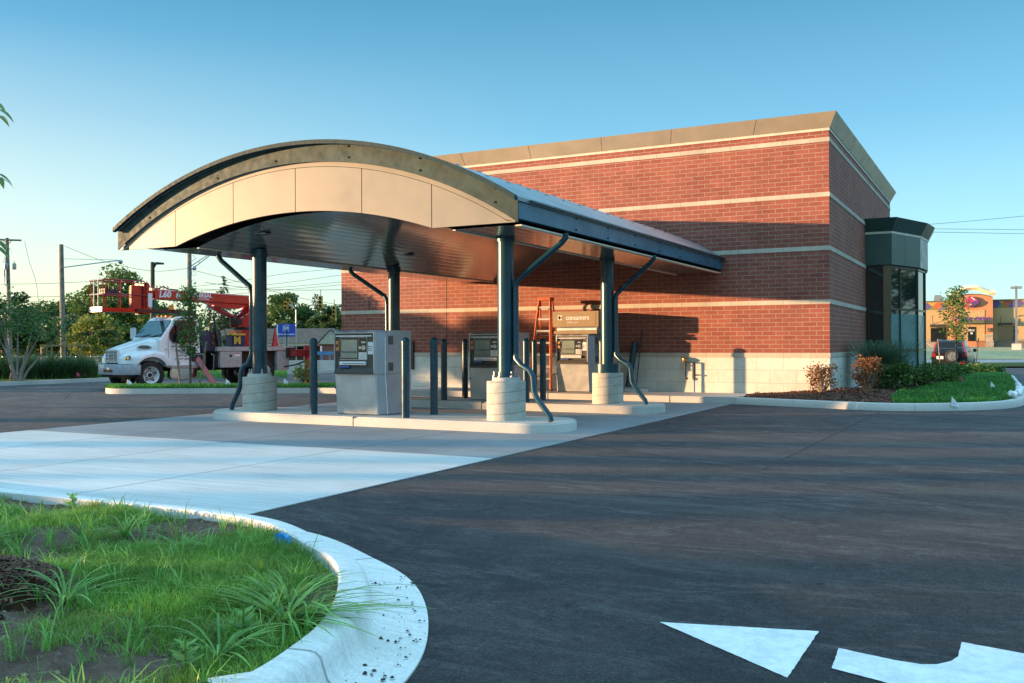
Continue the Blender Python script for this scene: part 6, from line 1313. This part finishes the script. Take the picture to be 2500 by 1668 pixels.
for x0, x1, y0, y1, g0, g1 in ((515, 790, 855, 1100, 790, 842), (1690, 1985, 835, 1085, 778, 824)):
    w_ = rb('window', 'glass', x0, x1, y0, y1, -.06, -.0005); f = rb('awning_frame', 'rcap', x0 - 8, x1 + 8, g0, g1, -.5, -.0005)
    for k in range(6): rb('awning_opening', 'joint', x0 + 6 + k * (x1 - x0 - 6) / 6, x0 - 2 + (k + .82) * (x1 - x0) / 6, g0 + 6, g1 - 6, -.52, -.5005, f)
    b = MB(); b.tube([(RX(x0 + 40), YR, RZ(g0)), (RX(x0 + 40), YR - .9, RZ(g0 - 140))], .03, 5); b.box(RX(x0 + 35), RX(x0 + 60), YR - 1.1, YR - .8, RZ(g0 - 135), RZ(g0 - 150)); b.build('gooseneck_lamp', 'rcap', rs)
cols = [(.1, .07, .2), (.5, .28, .04), (.4, .1, .04), (.12, .2, .05), (.14, .1, .22), (.5, .3, .06)]
for i, c in enumerate(cols): M['fr%d' % i] = mk('frieze_colour_%s' % 'abcdef'[i], c, .7, 0, .04)
def tri(k, *p): b = MB(); b.xz([(RX(x), RZ(y)) for x, y in p], YR - .03, YR - .0005); b.build('frieze_panel', 'fr%d' % k, rs)
for x in (390, 760, 1605, 1960): 
    y0, y1 = (408, 535) if x < 1000 else (378, 515)
    w_ = 370 if x == 390 else 110 if x == 760 else 355 if x == 1605 else 500; f = lambda u: x + w_ * u
    tri(0, (f(0), y0), (f(.2), y0), (f(.42), (y0 + y1) / 2), (f(.22), y1), (f(0), y1)); tri(1, (f(.2), y0), (f(.62), y0), (f(.42), (y0 + y1) / 2)); tri(3, (f(.22), y1), (f(.42), (y0 + y1) / 2), (f(.57), y1)); tri(2, (f(.62), y0), (f(.98), y0), (f(.72), y1), (f(.57), y1), (f(.42), (y0 + y1) / 2)); tri(4, (f(.98), y0), (f(1), y1), (f(.72), y1))
b = MB(); bl = [(1190, 318), (1290, 345), (1345, 395), (1380, 405), (1375, 430), (1290, 470), (1195, 505), (1140, 505), (1135, 480), (1155, 455), (1145, 385), (1160, 340)]; b.xz([(RX(x), RZ(y)) for x, y in bl], YR - 1.25, YR - 1.02); be = b.build('bell_emblem', 'pinkb', tw)
b = MB(); cx_, cy_ = 1265, 448; b.xz([(RX(cx_ + 105 * cos(a) * .93 + 30 * sin(a)), RZ(cy_ + 30 * sin(a) - 42 * cos(a))) for a in lin(0, 2 * pi, 20)[:-1]], YR - 1.3, YR - 1.252); b.build('bell_mouth', 'purp', be); b = MB(); b.xz([(RX(1215 + 32 * cos(a)), RZ(465 - 12 * cos(a) + 18 * sin(a))) for a in lin(0, 2 * pi, 12)[:-1]], YR - 1.34, YR - 1.302); b.build('bell_clapper', 'fr5', be)
b = MB(); b.add([(RX(1225), YR - 1.27, RZ(335)), (RX(1245), YR - 1.27, RZ(332)), (RX(1300), YR - 1.27, RZ(378)), (RX(1285), YR - 1.27, RZ(388))], [(0, 1, 2, 3)]); b.build('bell_highlight', 'sticker', be)
ar = smooth_pts([(RX(x), YR + 2, RZ(y)) for x, y in ((830, 270), (930, 255), (1010, 205), (1110, 155), (1240, 140), (1360, 160), (1470, 205), (1560, 235), (1645, 243))], 5); b = MB(); b.tube(ar, .78 * .36, 4); b.build('roof_arch', 'cream2', rs)
for zx, y in ((1030, 215), (1520, 230)): b = MB(); b.box(RX(zx - 12), RX(zx + 12), YR + 1.9, YR + 2.1, RZ(395), RZ(y)); b.build('arch_strut', 'cream2', rs)
b = MB(); b.xz([(RX(x), RZ(y)) for x, y in ((530, 395), (545, 300), (555, 250), (660, 250), (690, 290), (715, 385), (700, 395))], YR + 3, YR + 5); b.build('roof_vent', 'galv', rs); b = MB(); b.box(RX(580), RX(700), YR + 2.97, YR + 2.999, RZ(385), RZ(358)); b.build('vent_opening', 'joint', rs)
ff = thing('metal_fence', 'black metal railing fence in front of the restaurant', 'fence', (RX(1750), YR - 5, gz(RX(1750), YR - 5))); ft = thing; fb = ff.location.z; zf = lambda v: v
x0, x1 = RX(1330), RX(2600); z1 = at(2440, 99, y=834 - .0 + (1095 / 7.127 + 680 - 834)).z
b = MB(); zb_ = z1 - .95; b.box(x0, x1, YR - 5.03, YR - 4.97, z1 - .05, z1); b.box(x0, x1, YR - 5.03, YR - 4.97, zb_ + .1, zb_ + .15)
for i in range(70): x = x0 + (x1 - x0) * i / 69; b.box(x - .018, x + .018, YR - 5.02, YR - 4.98, zb_ - .2, z1 - .02)
b.build('railing', 'blackp', ff)
for i in range(4): x = x0 + 1.2 + i * 3.4; b = MB(); b.box(x - .35, x + .35, YR - 5.3, YR - 4.7, zb_ - .3, z1 + .05); b.build('fence_pier', 'rstone', ff)
pl = thing('street_lamp', 'tall pale square lamp post before the restaurant at the right edge', 'street lamp', (pt(2200 + 2008 / 7.127, 845, 96).x, 96, gz(pt(2480, 845, 96).x, 96)))
q = pl.location; zt = pt(2480, 680 + 130 / 7.127, 96).z; b = MB(); b.box(q.x - .09, q.x + .09, 95.91, 96.09, q.z, zt); b.build('post', 'galv', pl); b = MB(); b.box(q.x - .45, q.x + .45, 95.7, 96.3, zt - .25, zt - .05); b.build('lamp_head', 'galv', pl); b = MB(); b.box(q.x - .38, q.x + .38, 95.6, 96.4, q.z - .3, q.z + .62); b.build('lamp_base', 'conc', pl)
# ================================================================== small things on the ground
M['flagw'] = mk('white_flag', (.75, .77, .78), .6); M['flagp'] = mk('pink_flag', (.6, .05, .15), .6); M['plblue'] = mk('blue_plastic', (.03, .27, .68), .3, 0, .2, 20)
def flag(label, loc, mat, s=.1, h=.14, group='marker flags'):
    t = thing('marker_flag', label, 'flag', loc, YAW, group); b = MB(); b.tube([(0, 0, -.02), (.02, 0, h)], .004, 4); b.build('wire', 'galv', t, world=False)
    b = MB(); b.add([(.0, 0, h - s * 1.1), (.02, 0, h + .01), (s * .7, .03, h - s * .5), (s, -.02, h - s * 1.2)], [(0, 1, 2, 3)]); b.add([(.0, .004, h - s * 1.1), (.02, .004, h + .01), (s * .7, .034, h - s * .5), (s, -.016, h - s * 1.2)], [(3, 2, 1, 0)]); b.build('flag_sheet', mat, t, world=False)
for px, d, l in ((309, 26.6, 'white marker flag at the left tip of the planted island'), (549, 27, 'white marker flag on the island turf left of the front left post'), (691, 27, 'white marker flag on the island turf right of the front left post')):
    p = at(px, d); flag(l, (p.x, p.y, gz(p.x, p.y) + .15), 'flagw', .17, .24)
for px, d, l in ((24, 39.5, 'pink marker flag by the far kerb at the left edge'), (186, 40.4, 'pink marker flag by the far kerb right of the multi stemmed tree'), (203, 40.6, 'pink marker flag nearest the truck bumper')):
    p = at(px, d); flag(l, (p.x, p.y, gz(p.x, p.y) + .1), 'flagp', .16, .3)
flag('white marker flag leaning over the kerb of the lawn', (-.95, 20.15, .1), 'flagw', .16, .17); flag('small white marker flag on the lawn near its right side', (-.35, 26.5, .17), 'flagw', .16, .16); flag('small red marker flag on the lawn before the shrubs', (-1.2, 30.2, .17), 'flagp', .15, .16)
for i, (x, y) in enumerate(((.12, 22.4), (.26, 23.6), (.3, 25.2), (.28, 27))):
    rr = np.random.default_rng(200 + i); b = MB(); bm = bmesh.new(); bmesh.ops.create_icosphere(bm, subdivisions=2, radius=.12)
    for v in bm.verts: v.co = Vector((v.co.x * .75, v.co.y * 1.6, v.co.z * .75)) * (1 + rr.uniform(-.18, .18))
    o = b.bm(bm).build('white_sack', 'flagw'); o.location = (x, y, .22); o.rotation_euler = (.1, .15, rr.uniform(-.3, .3)); tag(o, ('crumpled white sack on the lawn kerb, nearest of the four', 'crumpled white sack on the lawn kerb, second nearest', 'crumpled white sack on the lawn kerb, third nearest', 'crumpled white sack on the lawn kerb, farthest of the four')[i], 'sack', 'white sacks on the lawn kerb')
b = MB(); V = [(0, 0, 0), (.1, .02, .0), (.13, .03, .06), (.1, .03, .105), (.04, .02, .13), (0, .005, .12)]; b.prism(V, lambda x, y, z: (x, y, z), lambda x, y, z: (x + .015, y + .035, z)); o = b.build('plastic_scrap', 'plblue'); o.location = (-3.96, 4.41, .09); o.rotation_euler = (0, .12, .25); o.scale = (.66, .8, .8); tag(o, 'bright blue plastic scrap stuck upright behind the foreground kerb', 'plastic scrap')
b = MB(); b.lathe([(0, 0), (.07, 0), (.07, .32), (.055, .33), (0, .33)], (0, 0, 0), 14); o = b.build('white_bucket', 'flagw', smooth=True); o.location = (-3.05, 23.6, .2); tag(o, 'white cylinder standing in the mulch against the shaded side wall', 'cylinder')
# crumbs of asphalt in the kerb's gutter
rng9 = np.random.default_rng(300); n = 260; idx = rng9.integers(56, 92, n); P_ = offs(fgp, -.2); Q_ = offs(fgp, -.43); C = np.array([tuple(P_[i].lerp(Q_[i], u)) for i, u in zip(idx, rng9.uniform(0, 1, n) ** .8)]); C[:, :2] += rng9.normal(size=(n, 2)) * .02; C[:, 2] = .014
r_ = (rng9.uniform(.15, 1, n) ** 5 * .013 + .0018)[:, None]; dirs = np.array([(1, 0, 0), (0, 1, 0), (-1, 0, 0), (0, -1, 0), (0, 0, .8)]); V = C[:, None, :] + dirs[None] * r_[:, None, :] * rng9.uniform(.6, 1.3, (n, 5, 1)); tag(npmesh('asphalt_crumbs', V, 5, [(0, 1, 4), (1, 2, 4), (2, 3, 4), (3, 0, 4)], 'black'), kind='stuff')
# trees outside the picture: their shadows reach the lane and the wall, one is mirrored in the bay
VG = 'verge trees left of the picture'
for i, (y, cz, rx, rz) in enumerate(((-18, 3.2, 2.4, 2.2), (-13.2, 2.6, 1.6, 1.6), (-9.6, 2.5, .8, 1.2), (-7.9, 3.0, .16, 1.5), (-6.4, 3.0, .32, 1.6), (-4.4, 3.0, .4, 1.6), (-.1, 3.0, 1.4, 1.35), (3.7, 3.1, .85, 1.4), (9.3, 3.0, 1.2, 1.5), (11.9, 3.2, 1.5, 1.8), (15.6, 2.3, 1.6, 1.9), (17.6, 2.2, 1.6, 1.9), (19.6, 2.2, 1.6, 1.9), (21.6, 2.2, 1.5, 1.9))):
    tree('verge_tree', 'young round tree on the verge left of the picture, %s of the row' % ('first', 'second', 'third', 'fourth', 'fifth', 'sixth', 'seventh', 'eighth', 'ninth', 'tenth', 'eleventh', 'twelfth', 'thirteenth', 'last')[i], (-38.5, y, gz(-38.5, y)), cz + rz * .5, cz, (rx, rx, rz), 400 + i, 18 if i < 6 else 26, 190 if i < 6 else 300, .26, 'leafmid', r=.08, group=VG, spread=.3)
tree('broadleaf_tree', 'full green tree right of the picture, mirrored in the bay windows', (13, 45, gz(13, 45)), 8, 5.0, (3.6, 3.6, 3.4), 420, 28, 240, .3, 'leafyel', r=.25)
